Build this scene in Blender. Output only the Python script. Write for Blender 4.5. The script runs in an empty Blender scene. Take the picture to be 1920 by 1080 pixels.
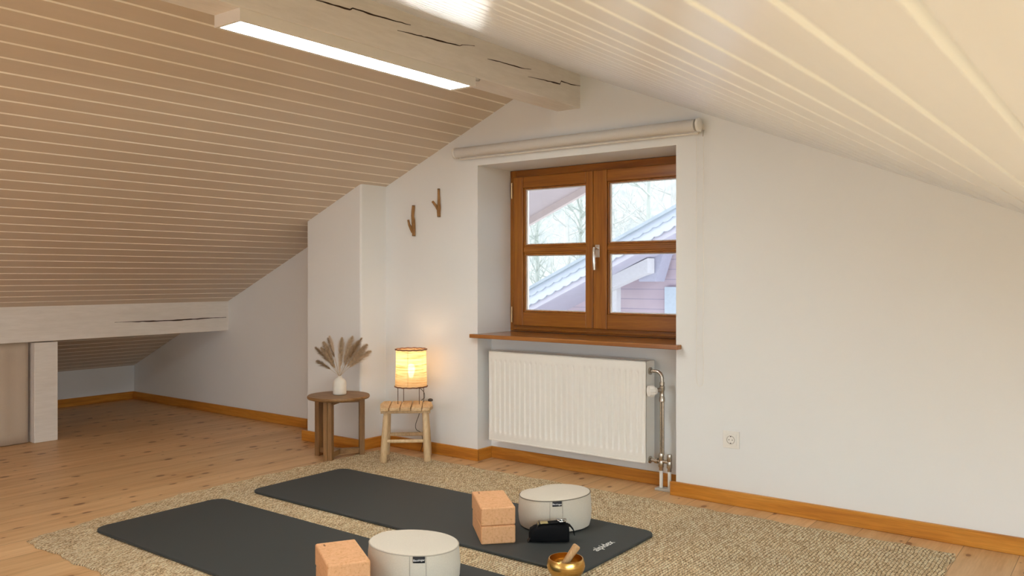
import bpy, bmesh, math, random
from mathutils import Vector, Matrix, noise
random.seed(7)
PI = math.pi
S = bpy.context.scene
COL = S.collection

# ------------------------------------------------------------------ camera
F_PX, CX, CY, CAM_H, YAW = 1566.0, 960.0, 518.0, 1.25, 37.2
cam_d = bpy.data.cameras.new('camera')
cam_d.sensor_width = 36.0
cam_d.lens = F_PX / 1920.0 * 36.0
cam_d.shift_y = (CY - 540.0) / 1920.0
cam_d.clip_start = 0.02
cam_d.dof.use_dof = True
cam_d.dof.focus_distance = 4.4
cam_d.dof.aperture_fstop = 8.0
cam = bpy.data.objects.new('camera', cam_d)
COL.objects.link(cam)
cam.location = (0, 0, CAM_H)
cam.rotation_euler = (math.radians(90), 0, math.radians(YAW))
S.camera = cam

# ------------------------------------------------------------------ world (bright overcast winter sky)
W = bpy.data.worlds.new('winter_sky'); S.world = W; W.use_nodes = True
wn = W.node_tree.nodes; wl = W.node_tree.links
bgn = wn['Background']
tc = wn.new('ShaderNodeTexCoord'); sp = wn.new('ShaderNodeSeparateXYZ'); rp = wn.new('ShaderNodeValToRGB')
wl.new(tc.outputs['Generated'], sp.inputs[0]); wl.new(sp.outputs['Z'], rp.inputs[0])
rp.color_ramp.elements[0].position = 0.0; rp.color_ramp.elements[0].color = (0.93, 0.94, 1.0, 1)
rp.color_ramp.elements[1].position = 0.6; rp.color_ramp.elements[1].color = (0.87, 0.91, 1.0, 1)
wl.new(rp.outputs[0], bgn.inputs['Color'])
bgn.inputs['Strength'].default_value = 2.4

# cool sun lamp added outside right to brighten the window reveal
_d = bpy.data.lights.new('reveal_fill_sun', 'SUN'); _d.energy = 3.4; _d.angle = math.radians(35); _d.color = (.78, .88, 1.0)
_o = bpy.data.objects.new('reveal_fill_sun', _d); COL.objects.link(_o); _o.location = (6, 9, 5)
_o.rotation_euler = Vector((-.84, -.46, -.27)).to_track_quat('-Z', 'Y').to_euler()

# ------------------------------------------------------------------ exposure
S.view_settings.view_transform = 'Standard'
S.view_settings.look = 'None'
S.view_settings.exposure = 0.1
S.view_settings.gamma = 1.0
S.view_settings.use_curve_mapping = False
try:
    S.cycles.max_bounces = 10; S.cycles.diffuse_bounces = 6
    S.cycles.transparent_max_bounces = 12
    S.cycles.use_denoising = True
    S.cycles.caustics_refractive = False; S.cycles.caustics_reflective = False
    S.cycles.sample_clamp_indirect = 6.0
except Exception:
    pass
STRIP_POWER = 41.0        # emission of the strip lamps' diffusers
BULB_POWER = 1.2          # watts of the small table lamp
REAR_FILL = 12.0     # watts of an added fill light outside the unseen rear opening
_d = bpy.data.lights.new('rear_fill_light', 'AREA'); _d.shape = 'RECTANGLE'; _d.size = 3.6; _d.size_y = 1.2
_d.energy = REAR_FILL; _d.color = (.85, .95, 1.0)
_o = bpy.data.objects.new('rear_fill_light', _d); COL.objects.link(_o)
_o.location = (-3.9, -3.14, .75); _o.rotation_euler = (math.radians(102), 0, 0)
ROOF_FILL = 128.0     # watts of an added fill light over an unseen gap in the right slope
_d = bpy.data.lights.new('roof_fill_light', 'AREA'); _d.shape = 'RECTANGLE'; _d.size = 1.15; _d.size_y = 3.2
_d.energy = ROOF_FILL; _d.color = (.66, .90, 1.0)
_o = bpy.data.objects.new('roof_fill_light', _d); COL.objects.link(_o)
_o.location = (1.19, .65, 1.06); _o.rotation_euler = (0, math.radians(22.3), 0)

# ------------------------------------------------------------------ helpers
class MB:
    """collects verts and faces of one mesh"""
    def __init__(s): s.v = []; s.f = []; s.sm = []
    def add(s, vs, fs, smooth=False):
        o = len(s.v); s.v += [tuple(p) for p in vs]
        for f in fs: s.f.append(tuple(i + o for i in f)); s.sm.append(smooth)
        return s
    def box(s, x0, x1, y0, y1, z0, z1, M=None):
        vs = [Vector((x, y, z)) for x in (x0, x1) for y in (y0, y1) for z in (z0, z1)]
        if M: vs = [M @ p for p in vs]
        return s.add(vs, [(0,1,3,2),(4,6,7,5),(0,4,5,1),(2,3,7,6),(0,2,6,4),(1,5,7,3)])
    def prism(s, poly, a0, a1, axis='z', M=None, smooth=False):
        """poly: list of 2-D points; extruded along axis"""
        def P(u, w, a):
            return Vector((u, w, a)) if axis == 'z' else Vector((u, a, w)) if axis == 'y' else Vector((a, u, w))
        n = len(poly)
        vs = [P(u, w, a0) for u, w in poly] + [P(u, w, a1) for u, w in poly]
        if M: vs = [M @ p for p in vs]
        o = len(s.v); s.v += [tuple(p) for p in vs]
        s.f.append(tuple(o + i for i in range(n))[::-1]); s.sm.append(False)
        s.f.append(tuple(o + n + i for i in range(n))); s.sm.append(False)
        for i in range(n):
            j = (i + 1) % n
            s.f.append((o + i, o + j, o + n + j, o + n + i)); s.sm.append(smooth)
        return s
    def tube(s, pts, rad, n=10, cap=True, flat=1.0):
        pts = [Vector(p) for p in pts]
        if not hasattr(rad, '__len__'): rad = [rad] * len(pts)
        o = len(s.v); prev = None
        for i, p in enumerate(pts):
            t = (pts[min(i+1, len(pts)-1)] - pts[max(i-1, 0)])
            t = t.normalized() if t.length > 1e-9 else Vector((0,0,1))
            if prev is None:
                a = Vector((0,0,1)) if abs(t.z) < 0.9 else Vector((1,0,0))
                u = t.cross(a).normalized()
            else:
                u = (prev - t * prev.dot(t)).normalized()
            prev = u; w = t.cross(u)
            for k in range(n):
                an = 2*PI*k/n
                s.v.append(tuple(p + (u*math.cos(an) + w*math.sin(an)*flat) * rad[i]))
        for i in range(len(pts)-1):
            for k in range(n):
                k2 = (k+1) % n
                s.f.append((o+i*n+k, o+i*n+k2, o+(i+1)*n+k2, o+(i+1)*n+k)); s.sm.append(True)
        if cap:
            s.f.append(tuple(o+k for k in range(n))[::-1]); s.sm.append(False)
            e = o+(len(pts)-1)*n
            s.f.append(tuple(e+k for k in range(n))); s.sm.append(False)
        return s
    def lathe(s, prof, n=32, M=None, fn=None, close=False):
        """prof: list of (r, z); r=0 ends make a pole"""
        o = len(s.v)
        rings = []
        for r, z in prof:
            if r < 1e-6:
                p = Vector((0,0,z)); p = M @ p if M else p
                rings.append([len(s.v)]); s.v.append(tuple(p))
            else:
                ids = []
                for k in range(n):
                    a = 2*PI*k/n
                    p = Vector((r*math.cos(a), r*math.sin(a), z))
                    if fn: p = fn(p, a)
                    if M: p = M @ p
                    ids.append(len(s.v)); s.v.append(tuple(p))
                rings.append(ids)
        for a, b in zip(rings, rings[1:]):
            for k in range(n):
                k2 = (k+1) % n
                if len(a) == 1 and len(b) == 1: continue
                if len(a) == 1: s.f.append((a[0], b[k2], b[k]))
                elif len(b) == 1: s.f.append((a[k], a[k2], b[0]))
                else: s.f.append((a[k], a[k2], b[k2], b[k]))
                s.sm.append(True)
        return s
    def build(s, name, m, parent=None, bevel=0, seg=2, auto=35, kind=None, label=None):
        me = bpy.data.meshes.new(name)
        me.from_pydata(s.v, [], s.f)
        me.validate()
        if len(me.polygons) == len(s.sm):
            me.polygons.foreach_set('use_smooth', s.sm)
        bm = bmesh.new(); bm.from_mesh(me)
        bmesh.ops.recalc_face_normals(bm, faces=bm.faces); bm.to_mesh(me); bm.free()
        if any(s.sm): me.set_sharp_from_angle(angle=math.radians(auto))
        me.materials.append(m)
        o = bpy.data.objects.new(name, me); COL.objects.link(o)
        if parent: o.parent = parent
        if bevel:
            b = o.modifiers.new('bevel', 'BEVEL'); b.width = bevel; b.segments = seg
            b.limit_method = 'ANGLE'; b.angle_limit = math.radians(40)
            for p in me.polygons: p.use_smooth = True
            me.set_sharp_from_angle(angle=math.radians(60))
            b.harden_normals = True
        if kind: o['kind'] = kind
        if label: o['label'] = label
        return o

def thing(name, label, cat, loc=(0,0,0), rz=0, group=None, kind=None):
    o = bpy.data.objects.new(name, None); COL.objects.link(o)
    o.location = loc; o.rotation_euler = (0, 0, rz); o.empty_display_size = 0.05
    o['label'] = label; o['category'] = cat
    if group: o['group'] = group
    if kind: o['kind'] = kind
    return o
def tag(o, label, cat, group=None, kind=None):
    o['label'] = label; o['category'] = cat
    if group: o['group'] = group
    if kind: o['kind'] = kind
    return o
def text_mesh(name, body, size, M, m, parent, depth=0.0006, bold=0.0):
    cu = bpy.data.curves.new(name, 'FONT'); cu.body = body; cu.size = size
    cu.align_x = 'CENTER'; cu.align_y = 'CENTER'; cu.extrude = depth; cu.offset = bold
    t = bpy.data.objects.new(name, cu); COL.objects.link(t)
    dg = bpy.context.evaluated_depsgraph_get(); dg.update()
    me = bpy.data.meshes.new_from_object(t.evaluated_get(dg))
    bpy.data.objects.remove(t); bpy.data.curves.remove(cu)
    me.transform(M); me.materials.clear(); me.materials.append(m)
    o = bpy.data.objects.new(name, me); COL.objects.link(o); o.parent = parent
    return o

# ------------------------------------------------------------------ materials
def new_mat(name):
    m = bpy.data.materials.new(name); m.use_nodes = True
    nt = m.node_tree
    return m, nt, nt.nodes['Principled BSDF']
def N(nt, typ, **kw):
    n = nt.nodes.new(typ)
    for k, v in kw.items(): setattr(n, k, v)
    return n
def coords(nt, scale=(1,1,1), rot=(0,0,0)):
    t = N(nt, 'ShaderNodeTexCoord'); mp = N(nt, 'ShaderNodeMapping')
    mp.inputs['Scale'].default_value = scale; mp.inputs['Rotation'].default_value = rot
    nt.links.new(t.outputs['Object'], mp.inputs[0]); return mp.outputs[0]
def noise_tex(nt, vec, scale=5, detail=4, rough=.5, dist=0):
    n = N(nt, 'ShaderNodeTexNoise'); nt.links.new(vec, n.inputs['Vector'])
    n.inputs['Scale'].default_value = scale; n.inputs['Detail'].default_value = detail
    n.inputs['Roughness'].default_value = rough; n.inputs['Distortion'].default_value = dist
    return n.outputs['Fac']
def ramp(nt, fac, stops):
    r = N(nt, 'ShaderNodeValToRGB'); nt.links.new(fac, r.inputs[0])
    e = r.color_ramp.elements
    while len(e) < len(stops): e.new(0.5)
    for i, (p, c) in enumerate(stops):
        e[i].position = p; e[i].color = (*c, 1)
    return r.outputs[0]
def mix(nt, fac, a, b, mode='MIX'):
    n = N(nt, 'ShaderNodeMix', data_type='RGBA', blend_type=mode)
    for sock, v in ((n.inputs[0], fac), (n.inputs[6], a), (n.inputs[7], b)):
        if isinstance(v, (int, float)): sock.default_value = v
        elif isinstance(v, tuple): sock.default_value = (*v, 1)
        else: nt.links.new(v, sock)
    return n.outputs[2]
def mth(nt, op, a, b=None, c=None):
    n = N(nt, 'ShaderNodeMath', operation=op)
    for s_, v in zip(n.inputs, (a, b, c)):
        if v is None: continue
        if isinstance(v, (int, float)): s_.default_value = v
        else: nt.links.new(v, s_)
    return n.outputs[0]
def bump(nt, bsdf, h, strength=.2, dist=.01):
    b = N(nt, 'ShaderNodeBump'); b.inputs['Strength'].default_value = strength
    b.inputs['Distance'].default_value = dist
    nt.links.new(h, b.inputs['Height']); nt.links.new(b.outputs[0], bsdf.inputs['Normal'])
def plain(name, col, rough=.5, metal=0, nscale=30, nstr=.0, ndist=.002, var=.04, spec=.5, coat=0, sheen=0):
    m, nt, b = new_mat(name)
    v = coords(nt)
    f = noise_tex(nt, v, nscale, 3)
    lo = tuple(c*(1-var) for c in col); hi = tuple(min(1, c*(1+var)) for c in col)
    nt.links.new(ramp(nt, f, [(.3, lo), (.7, hi)]), b.inputs['Base Color'])
    b.inputs['Roughness'].default_value = rough; b.inputs['Metallic'].default_value = metal
    b.inputs['Specular IOR Level'].default_value = spec
    if coat: b.inputs['Coat Weight'].default_value = coat
    if sheen: b.inputs['Sheen Weight'].default_value = sheen
    if nstr: bump(nt, b, f, nstr, ndist)
    return m
def wood(name, dark, mid, light, axis=2, stretch=14, scale=1.6, rough=.5, knots=0.0, knotcol=(.1,.04,.015), bstr=.1, spec=.4, fc=.77):
    """grain running along the given axis (0,1,2)"""
    m, nt, b = new_mat(name)
    sc = [stretch]*3; sc[axis] = 1.0
    v = coords(nt, tuple(sc))
    a = noise_tex(nt, v, scale, 5, .55, .6)
    f = noise_tex(nt, v, scale*6, 4, .6, .2)
    base = ramp(nt, a, [(.28, dark), (.5, mid), (.72, light)])
    fi = ramp(nt, f, [(.3, (fc,fc*.98,fc*.96)), (.65, (1.04,1.03,1.02))])
    c = mix(nt, .8, base, fi, 'MULTIPLY')
    if knots > 0:
        sk = [1.0]*3; sk[axis] = .45
        vv = coords(nt, tuple(sk))
        vo = N(nt, 'ShaderNodeTexVoronoi'); vo.inputs['Scale'].default_value = knots
        nt.links.new(vv, vo.inputs['Vector'])
        k = ramp(nt, vo.outputs['Distance'], [(.035, (1,1,1)), (.085, (0,0,0))])
        c = mix(nt, mth(nt, 'MULTIPLY', k, .8), c, knotcol)
    nt.links.new(c, b.inputs['Base Color'])
    b.inputs['Roughness'].default_value = rough; b.inputs['Specular IOR Level'].default_value = spec
    bump(nt, b, f, bstr, .002)
    return m

def plaster(name, col, var=.02, st=.25):
    m, nt, b = new_mat(name)
    v = coords(nt)
    big = noise_tex(nt, v, 1.3, 3); fine = noise_tex(nt, v, 55, 4, .6); mid = noise_tex(nt, v, 7, 3)
    nt.links.new(ramp(nt, big, [(.3, tuple(c*(1-var) for c in col)), (.7, col)]), b.inputs['Base Color'])
    b.inputs['Roughness'].default_value = .85; b.inputs['Specular IOR Level'].default_value = .2
    bump(nt, b, mth(nt, 'ADD', mth(nt, 'MULTIPLY', fine, .35), mid), st, .004)
    return m
M_wall = plaster('white_plaster', (.84, .85, .855))
def board_paint(name, col, rough, coat):
    m, nt, b = new_mat(name)
    v = coords(nt, (9, .6, 9))
    g = noise_tex(nt, v, 3, 5, .6, .3)
    v2 = coords(nt, (1, 1, 1)); g2 = noise_tex(nt, v2, 2.2, 2)
    # each board a little different
    xs = N(nt, 'ShaderNodeSeparateXYZ'); t = N(nt, 'ShaderNodeTexCoord'); nt.links.new(t.outputs['Object'], xs.inputs[0])
    idx = mth(nt, 'FLOOR', mth(nt, 'DIVIDE', mth(nt, 'ADD', xs.outputs[0], 3.5716 + 50*.0984), .0984))
    wnz = N(nt, 'ShaderNodeTexWhiteNoise', noise_dimensions='1D'); nt.links.new(idx, wnz.inputs['W'])
    f = mth(nt, 'ADD', mth(nt, 'MULTIPLY', g, .55), mth(nt, 'ADD', mth(nt, 'MULTIPLY', g2, .3), mth(nt, 'MULTIPLY', wnz.outputs['Value'], .18)))
    nt.links.new(ramp(nt, f, [(.3, tuple(c*.93 for c in col)), (.7, col)]), b.inputs['Base Color'])
    b.inputs['Roughness'].default_value = rough; b.inputs['Coat Weight'].default_value = coat
    b.inputs['Coat Roughness'].default_value = .22
    bump(nt, b, g, .12, .003)
    return m
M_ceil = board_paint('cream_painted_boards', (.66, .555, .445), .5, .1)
M_groove = plain('lit_groove_tone', (.93, .86, .76), .4, var=.03)  # pale tone paints in the light caught by the groove bevels
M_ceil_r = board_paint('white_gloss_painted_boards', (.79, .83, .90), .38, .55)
M_beam = wood('painted_beam_wood', (.78,.735,.69), (.81,.77,.725), (.84,.80,.76), axis=1, stretch=8, scale=1.2, rough=.55, knots=2.6, knotcol=(.6,.53,.45), bstr=.06, fc=.94)
M_crack = plain('dark_wood_crack', (.045,.022,.012), .9, var=.3)
M_bb = wood('stained_baseboard_wood', (.43,.150,.020), (.59,.235,.030), (.70,.32,.055), axis=0, stretch=16, scale=1.5, rough=.4, knots=2.0, knotcol=(.16,.05,.015))
M_bb_y = wood('stained_baseboard_wood_across', (.43,.150,.020), (.59,.235,.030), (.70,.32,.055), axis=1, stretch=16, scale=1.5, rough=.4)
M_win = wood('varnished_window_wood', (.25,.080,.008), (.34,.118,.011), (.42,.16,.018), axis=2, stretch=18, scale=1.6, rough=.32, spec=.5, bstr=.05)
M_win_x = wood('varnished_window_wood_rails', (.25,.080,.008), (.34,.118,.011), (.42,.16,.018), axis=0, stretch=18, scale=1.6, rough=.3, spec=.5, bstr=.05)
M_sill = wood('varnished_sill_wood', (.28,.10,.025), (.38,.15,.04), (.47,.205,.06), axis=0, stretch=20, scale=1.4, rough=.2, spec=.6, bstr=.04)

def glass_mat():
    m = bpy.data.materials.new('window_glass'); m.use_nodes = True; nt = m.node_tree
    nt.nodes.clear()
    out = N(nt, 'ShaderNodeOutputMaterial'); tr = N(nt, 'ShaderNodeBsdfTransparent'); gl = N(nt, 'ShaderNodeBsdfGlossy')
    tr.inputs[0].default_value = (.97, .985, .985, 1); gl.inputs['Roughness'].default_value = .02
    lw = N(nt, 'ShaderNodeFresnel'); lw.inputs[0].default_value = 1.45
    mx = N(nt, 'ShaderNodeMixShader'); nt.links.new(mth(nt, 'MULTIPLY', lw.outputs[0], .9), mx.inputs[0])
    nt.links.new(tr.outputs[0], mx.inputs[1]); nt.links.new(gl.outputs[0], mx.inputs[2])
    nt.links.new(mx.outputs[0], out.inputs[0]); return m
M_glass = glass_mat()
def emit(name, col, st):
    m = bpy.data.materials.new(name); m.use_nodes = True; nt = m.node_tree; nt.nodes.clear()
    out = N(nt, 'ShaderNodeOutputMaterial'); e = N(nt, 'ShaderNodeEmission')
    e.inputs[0].default_value = (*col, 1); e.inputs[1].default_value = st
    nt.links.new(e.outputs[0], out.inputs[0]); return m
M_diff = emit('strip_lamp_diffuser', (.97, 1.0, .95), STRIP_POWER)
M_white_metal = plain('white_enamel', (.86,.84,.80), .35, var=.01)
M_lampbox = plain('white_lamp_housing', (.82,.78,.72), .4, var=.01)

def floor_mat():
    m, nt, b = new_mat('pine_floorboards')
    t = N(nt, 'ShaderNodeTexCoord'); xs = N(nt, 'ShaderNodeSeparateXYZ'); nt.links.new(t.outputs['Object'], xs.inputs[0])
    X, Y = xs.outputs[0], xs.outputs[1]
    wdt = .2225
    u = mth(nt, 'DIVIDE', mth(nt, 'ADD', X, 2.007 + 60*wdt), wdt)
    idx = mth(nt, 'FLOOR', u); fr = mth(nt, 'FRACT', u)
    wz = N(nt, 'ShaderNodeTexWhiteNoise', noise_dimensions='1D'); nt.links.new(idx, wz.inputs['W'])
    off = mth(nt, 'MULTIPLY', wz.outputs['Value'], 37.0)
    cv = N(nt, 'ShaderNodeCombineXYZ')
    nt.links.new(mth(nt, 'MULTIPLY', X, 13.0), cv.inputs[0]); nt.links.new(mth(nt, 'ADD', Y, off), cv.inputs[1]); nt.links.new(off, cv.inputs[2])
    a = noise_tex(nt, cv.outputs[0], 1.1, 5, .55, .7)
    f = noise_tex(nt, cv.outputs[0], 8, 4, .6, .2)
    base = ramp(nt, a, [(.27, (.58,.335,.15)), (.5, (.71,.455,.235)), (.75, (.78,.54,.30))])
    base = mix(nt, .75, base, ramp(nt, f, [(.3, (.86,.82,.78)), (.65, (1.04,1.02,1.0))]), 'MULTIPLY')
    tone = ramp(nt, wz.outputs['Value'], [(0, (.9,.88,.85)), (1, (1.06,1.05,1.05))])
    base = mix(nt, 1.0, base, tone, 'MULTIPLY')
    # knots: stretched a little along the grain
    cv2 = N(nt, 'ShaderNodeCombineXYZ')
    nt.links.new(mth(nt, 'ADD', mth(nt, 'MULTIPLY', X, 1.7), off), cv2.inputs[0]); nt.links.new(mth(nt, 'ADD', mth(nt, 'MULTIPLY', Y, 1.0), off), cv2.inputs[1])
    wob = noise_tex(nt, cv2.outputs[0], 6, 2)
    vo = N(nt, 'ShaderNodeTexVoronoi', voronoi_dimensions='2D'); vo.inputs['Scale'].default_value = 5.6
    nt.links.new(cv2.outputs[0], vo.inputs['Vector'])
    vs = N(nt, 'ShaderNodeSeparateColor'); nt.links.new(vo.outputs['Color'], vs.inputs[0])
    d = mth(nt, 'ADD', vo.outputs['Distance'], mth(nt, 'MULTIPLY', mth(nt, 'SUBTRACT', wob, .5), .10))
    size = mth(nt, 'MULTIPLY', mth(nt, 'POWER', vs.outputs[0], 2.6), .20)
    kn = mth(nt, 'MULTIPLY', mth(nt, 'SUBTRACT', size, d), 22.0)
    kn = mth(nt, 'MINIMUM', mth(nt, 'MAXIMUM', kn, 0), 1)
    base = mix(nt, mth(nt, 'MULTIPLY', kn, .88), base, (.13,.05,.018))
    halo = mth(nt, 'MINIMUM', mth(nt, 'MAXIMUM', mth(nt, 'MULTIPLY', mth(nt, 'SUBTRACT', mth(nt, 'MULTIPLY', size, 2.0), d), 9.0), 0), 1)
    base = mix(nt, mth(nt, 'MULTIPLY', halo, .28), base, (.40,.19,.07))
    e = mth(nt, 'MINIMUM', fr, mth(nt, 'SUBTRACT', 1.0, fr))
    gap = mth(nt, 'LESS_THAN', e, .0075)
    base = mix(nt, mth(nt, 'MULTIPLY', gap, .62), base, (.12,.055,.02))
    nt.links.new(base, b.inputs['Base Color'])
    b.inputs['Roughness'].default_value = .42; b.inputs['Specular IOR Level'].default_value = .4
    h = mth(nt, 'SUBTRACT', mth(nt, 'MULTIPLY', f, .25), gap)
    bump(nt, b, h, .35, .002)
    return m
M_floor = floor_mat()

def jute_mat():
    m, nt, b = new_mat('woven_jute')
    t = N(nt, 'ShaderNodeTexCoord'); 
    nz = N(nt, 'ShaderNodeTexNoise'); nz.inputs['Scale'].default_value = 7; nz.inputs['Detail'].default_value = 3
    nt.links.new(t.outputs['Object'], nz.inputs['Vector'])
    sub = N(nt, 'ShaderNodeVectorMath', operation='SUBTRACT'); nt.links.new(nz.outputs['Color'], sub.inputs[0]); sub.inputs[1].default_value = (.5,.5,.5)
    scl = N(nt, 'ShaderNodeVectorMath', operation='SCALE'); nt.links.new(sub.outputs[0], scl.inputs[0]); scl.inputs['Scale'].default_value = .032
    add = N(nt, 'ShaderNodeVectorMath', operation='ADD'); nt.links.new(t.outputs['Object'], add.inputs[0]); nt.links.new(scl.outputs[0], add.inputs[1])
    xs = N(nt, 'ShaderNodeSeparateXYZ'); nt.links.new(add.outputs[0], xs.inputs[0])
    X, Y = xs.outputs[0], xs.outputs[1]
    pr = .0155
    u = mth(nt, 'DIVIDE', mth(nt, 'ADD', X, 40), pr)
    idx = mth(nt, 'FLOOR', u); fr = mth(nt, 'FRACT', u)
    wz = N(nt, 'ShaderNodeTexWhiteNoise', noise_dimensions='1D'); nt.links.new(idx, wz.inputs['W'])
    rowh = mth(nt, 'SINE', mth(nt, 'MULTIPLY', fr, PI))
    # knot lumps along each row, skewed
    ph = mth(nt, 'ADD', mth(nt, 'DIVIDE', Y, .021), mth(nt, 'ADD', mth(nt, 'MULTIPLY', wz.outputs['Value'], 9), mth(nt, 'MULTIPLY', fr, 1.1)))
    lump = mth(nt, 'ABSOLUTE', mth(nt, 'SINE', mth(nt, 'MULTIPLY', ph, PI)))
    fib = noise_tex(nt, t.outputs['Object'], 120, 5, .75)
    big = noise_tex(nt, t.outputs['Object'], 2.6, 3)
    h = mth(nt, 'ADD', mth(nt, 'MULTIPLY', mth(nt, 'POWER', rowh, .6), mth(nt, 'ADD', mth(nt, 'MULTIPLY', lump, .6), .4)), mth(nt, 'MULTIPLY', mth(nt, 'SUBTRACT', fib, .5), 1.5))
    cell = N(nt, 'ShaderNodeCombineXYZ'); nt.links.new(idx, cell.inputs[0]); nt.links.new(mth(nt, 'FLOOR', ph), cell.inputs[1])
    wc = N(nt, 'ShaderNodeTexWhiteNoise', noise_dimensions='2D'); nt.links.new(cell.outputs[0], wc.inputs['Vector'])
    base = ramp(nt, mth(nt, 'ADD', mth(nt, 'MULTIPLY', fib, .85), mth(nt, 'MULTIPLY', wc.outputs['Value'], .16)), [(.32, (.36,.24,.12)), (.48, (.86,.64,.38)), (.62, (1.0,.89,.64))])
    pit = ramp(nt, h, [(.15, (.16,.11,.07)), (.55, (1,1,1))])
    c = mix(nt, .85, base, pit, 'MULTIPLY')
    c = mix(nt, .5, c, ramp(nt, big, [(.35, (.84,.84,.86)), (.65, (1.08,1.06,1.03))]), 'MULTIPLY')
    nt.links.new(c, b.inputs['Base Color'])
    b.inputs['Roughness'].default_value = .9; b.inputs['Specular IOR Level'].default_value = .15
    bump(nt, b, h, .9, .006)
    return m
M_jute = jute_mat()
M_mat = plain('dark_grey_foam', (.044,.049,.050), .62, nscale=400, nstr=.25, ndist=.0008, var=.05, spec=.35)
M_matprint = plain('white_print', (.8,.8,.78), .5)
def cork_mat():
    m, nt, b = new_mat('cork')
    v = coords(nt); f = noise_tex(nt, v, 90, 5, .7); g = noise_tex(nt, v, 14, 3)
    c = ramp(nt, f, [(.3, (.62,.30,.11)), (.46, (.80,.43,.215)), (.75, (.87,.51,.28))])
    c = mix(nt, .5, c, ramp(nt, g, [(.3,(.92,.9,.88)),(.7,(1.04,1.03,1.02))]), 'MULTIPLY')
    nt.links.new(c, b.inputs['Base Color']); b.inputs['Roughness'].default_value = .75
    bump(nt, b, f, .15, .001); return m
M_cork = cork_mat()
M_corkdark = plain('burnt_cork_stamp', (.30,.14,.06), .8)
def cloth_mat(name, col, weave=260, st=.25, sheen=.2):
    m, nt, b = new_mat(name)
    v = coords(nt); f = noise_tex(nt, v, weave, 3, .7); g = noise_tex(nt, v, 5, 3)
    c = ramp(nt, f, [(.3, tuple(k*.9 for k in col)), (.7, col)])
    c = mix(nt, .4, c, ramp(nt, g, [(.3,(.95,.94,.93)),(.7,(1.03,1.03,1.03))]), 'MULTIPLY')
    nt.links.new(c, b.inputs['Base Color']); b.inputs['Roughness'].default_value = .9
    b.inputs['Specular IOR Level'].default_value = .15; b.inputs['Sheen Weight'].default_value = sheen
    bump(nt, b, mth(nt, 'ADD', f, mth(nt, 'MULTIPLY', g, 3)), st, .002); return m
M_canvas = cloth_mat('cream_canvas', (.74,.67,.57))
M_curtain = cloth_mat('beige_linen', (.58,.48,.38))
M_black = cloth_mat('black_webbing', (.008,.008,.009), sheen=.0)
M_blackleather = plain('black_band', (.02,.016,.014), .4)
M_tag = plain('black_label', (.012,.012,.016), .6)
M_tagtext = plain('white_label_print', (.85,.85,.85), .6)
M_beigetag = plain('khaki_label', (.42,.33,.15), .7)
M_seam = plain('seam_thread', (.50,.44,.37), .9)  # stitching colour, darker than the canvas
M_piping = plain('dark_piping', (.20,.17,.13), .9)
M_steel = plain('polished_steel', (.75,.75,.74), .18, 1.0)
def nickel():
    m = plain('brushed_nickel', (.52,.46,.39), .26, 1.0, nscale=80, var=.1); return m
M_nickel = nickel()
M_plastic = plain('white_plastic', (.84,.82,.78), .35, var=.01)
M_dark = plain('dark_hole', (.02,.018,.016), .7)
M_grey = plain('grey_plastic', (.48,.45,.41), .5)
def brass():
    m, nt, b = new_mat('brushed_brass')
    v = coords(nt, (4, 4, 60)); f = noise_tex(nt, v, 6, 4)
    nt.links.new(ramp(nt, f, [(.3, (.62,.36,.10)), (.7, (.80,.52,.18))]), b.inputs['Base Color'])
    b.inputs['Metallic'].default_value = 1; b.inputs['Roughness'].default_value = .27
    bump(nt, b, f, .15, .001); return m
M_brass = brass()
M_striker = wood('striker_wood', (.42,.22,.09), (.58,.34,.16), (.68,.43,.22), axis=2, stretch=12, scale=8, rough=.4)
M_oak = wood('brown_oiled_wood', (.19,.090,.028), (.28,.145,.052), (.36,.20,.08), axis=2, stretch=12, scale=3, rough=.5, bstr=.15)
M_oak_top = wood('brown_oiled_wood_top', (.19,.092,.03), (.28,.148,.055), (.36,.20,.082), axis=0, stretch=8, scale=3, rough=.45, bstr=.12)
M_teak = wood('pale_raw_wood', (.52,.36,.19), (.68,.49,.29), (.77,.59,.37), axis=2, stretch=8, scale=4, rough=.7, bstr=.25)
M_teak_top = wood('pale_raw_wood_planks', (.50,.31,.14), (.68,.46,.25), (.78,.58,.35), axis=1, stretch=7, scale=4, rough=.7, knots=9.0, knotcol=(.25,.13,.05), bstr=.3)
M_twig = wood('twig_bark', (.22,.11,.035), (.36,.19,.07), (.50,.29,.12), axis=2, stretch=5, scale=14, rough=.8, bstr=.5)
M_twigend = plain('dark_twig_bark', (.13,.085,.045), .85, nscale=120, nstr=.5, var=.4)
M_ceramic = plain('matt_white_ceramic', (.80,.77,.70), .55, nscale=40, nstr=.05, var=.02)
M_grass = plain('dried_grass_stem', (.50,.38,.24), .9, var=.15)
M_plume = plain('dried_grass_plume', (.60,.46,.31), .95, nscale=60, var=.25)
M_plume_dark = plain('brown_grass_plume', (.34,.23,.13), .95, nscale=60, var=.3)
M_plume_pale = plain('pale_grass_plume', (.80,.68,.54), .95, nscale=60, var=.1)
M_blindfab = cloth_mat('roller_blind_fabric', (.72,.70,.67), 300, .1, 0)
M_blindbar = plain('blind_bottom_bar', (.78,.75,.70), .45)
M_wire = plain('dark_bronze_wire', (.10,.055,.03), .45, .6)
M_rim = plain('dark_bamboo_rim', (.16,.055,.02), .5)
M_cord = plain('thin_black_cord', (.06,.045,.035), .6)
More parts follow.
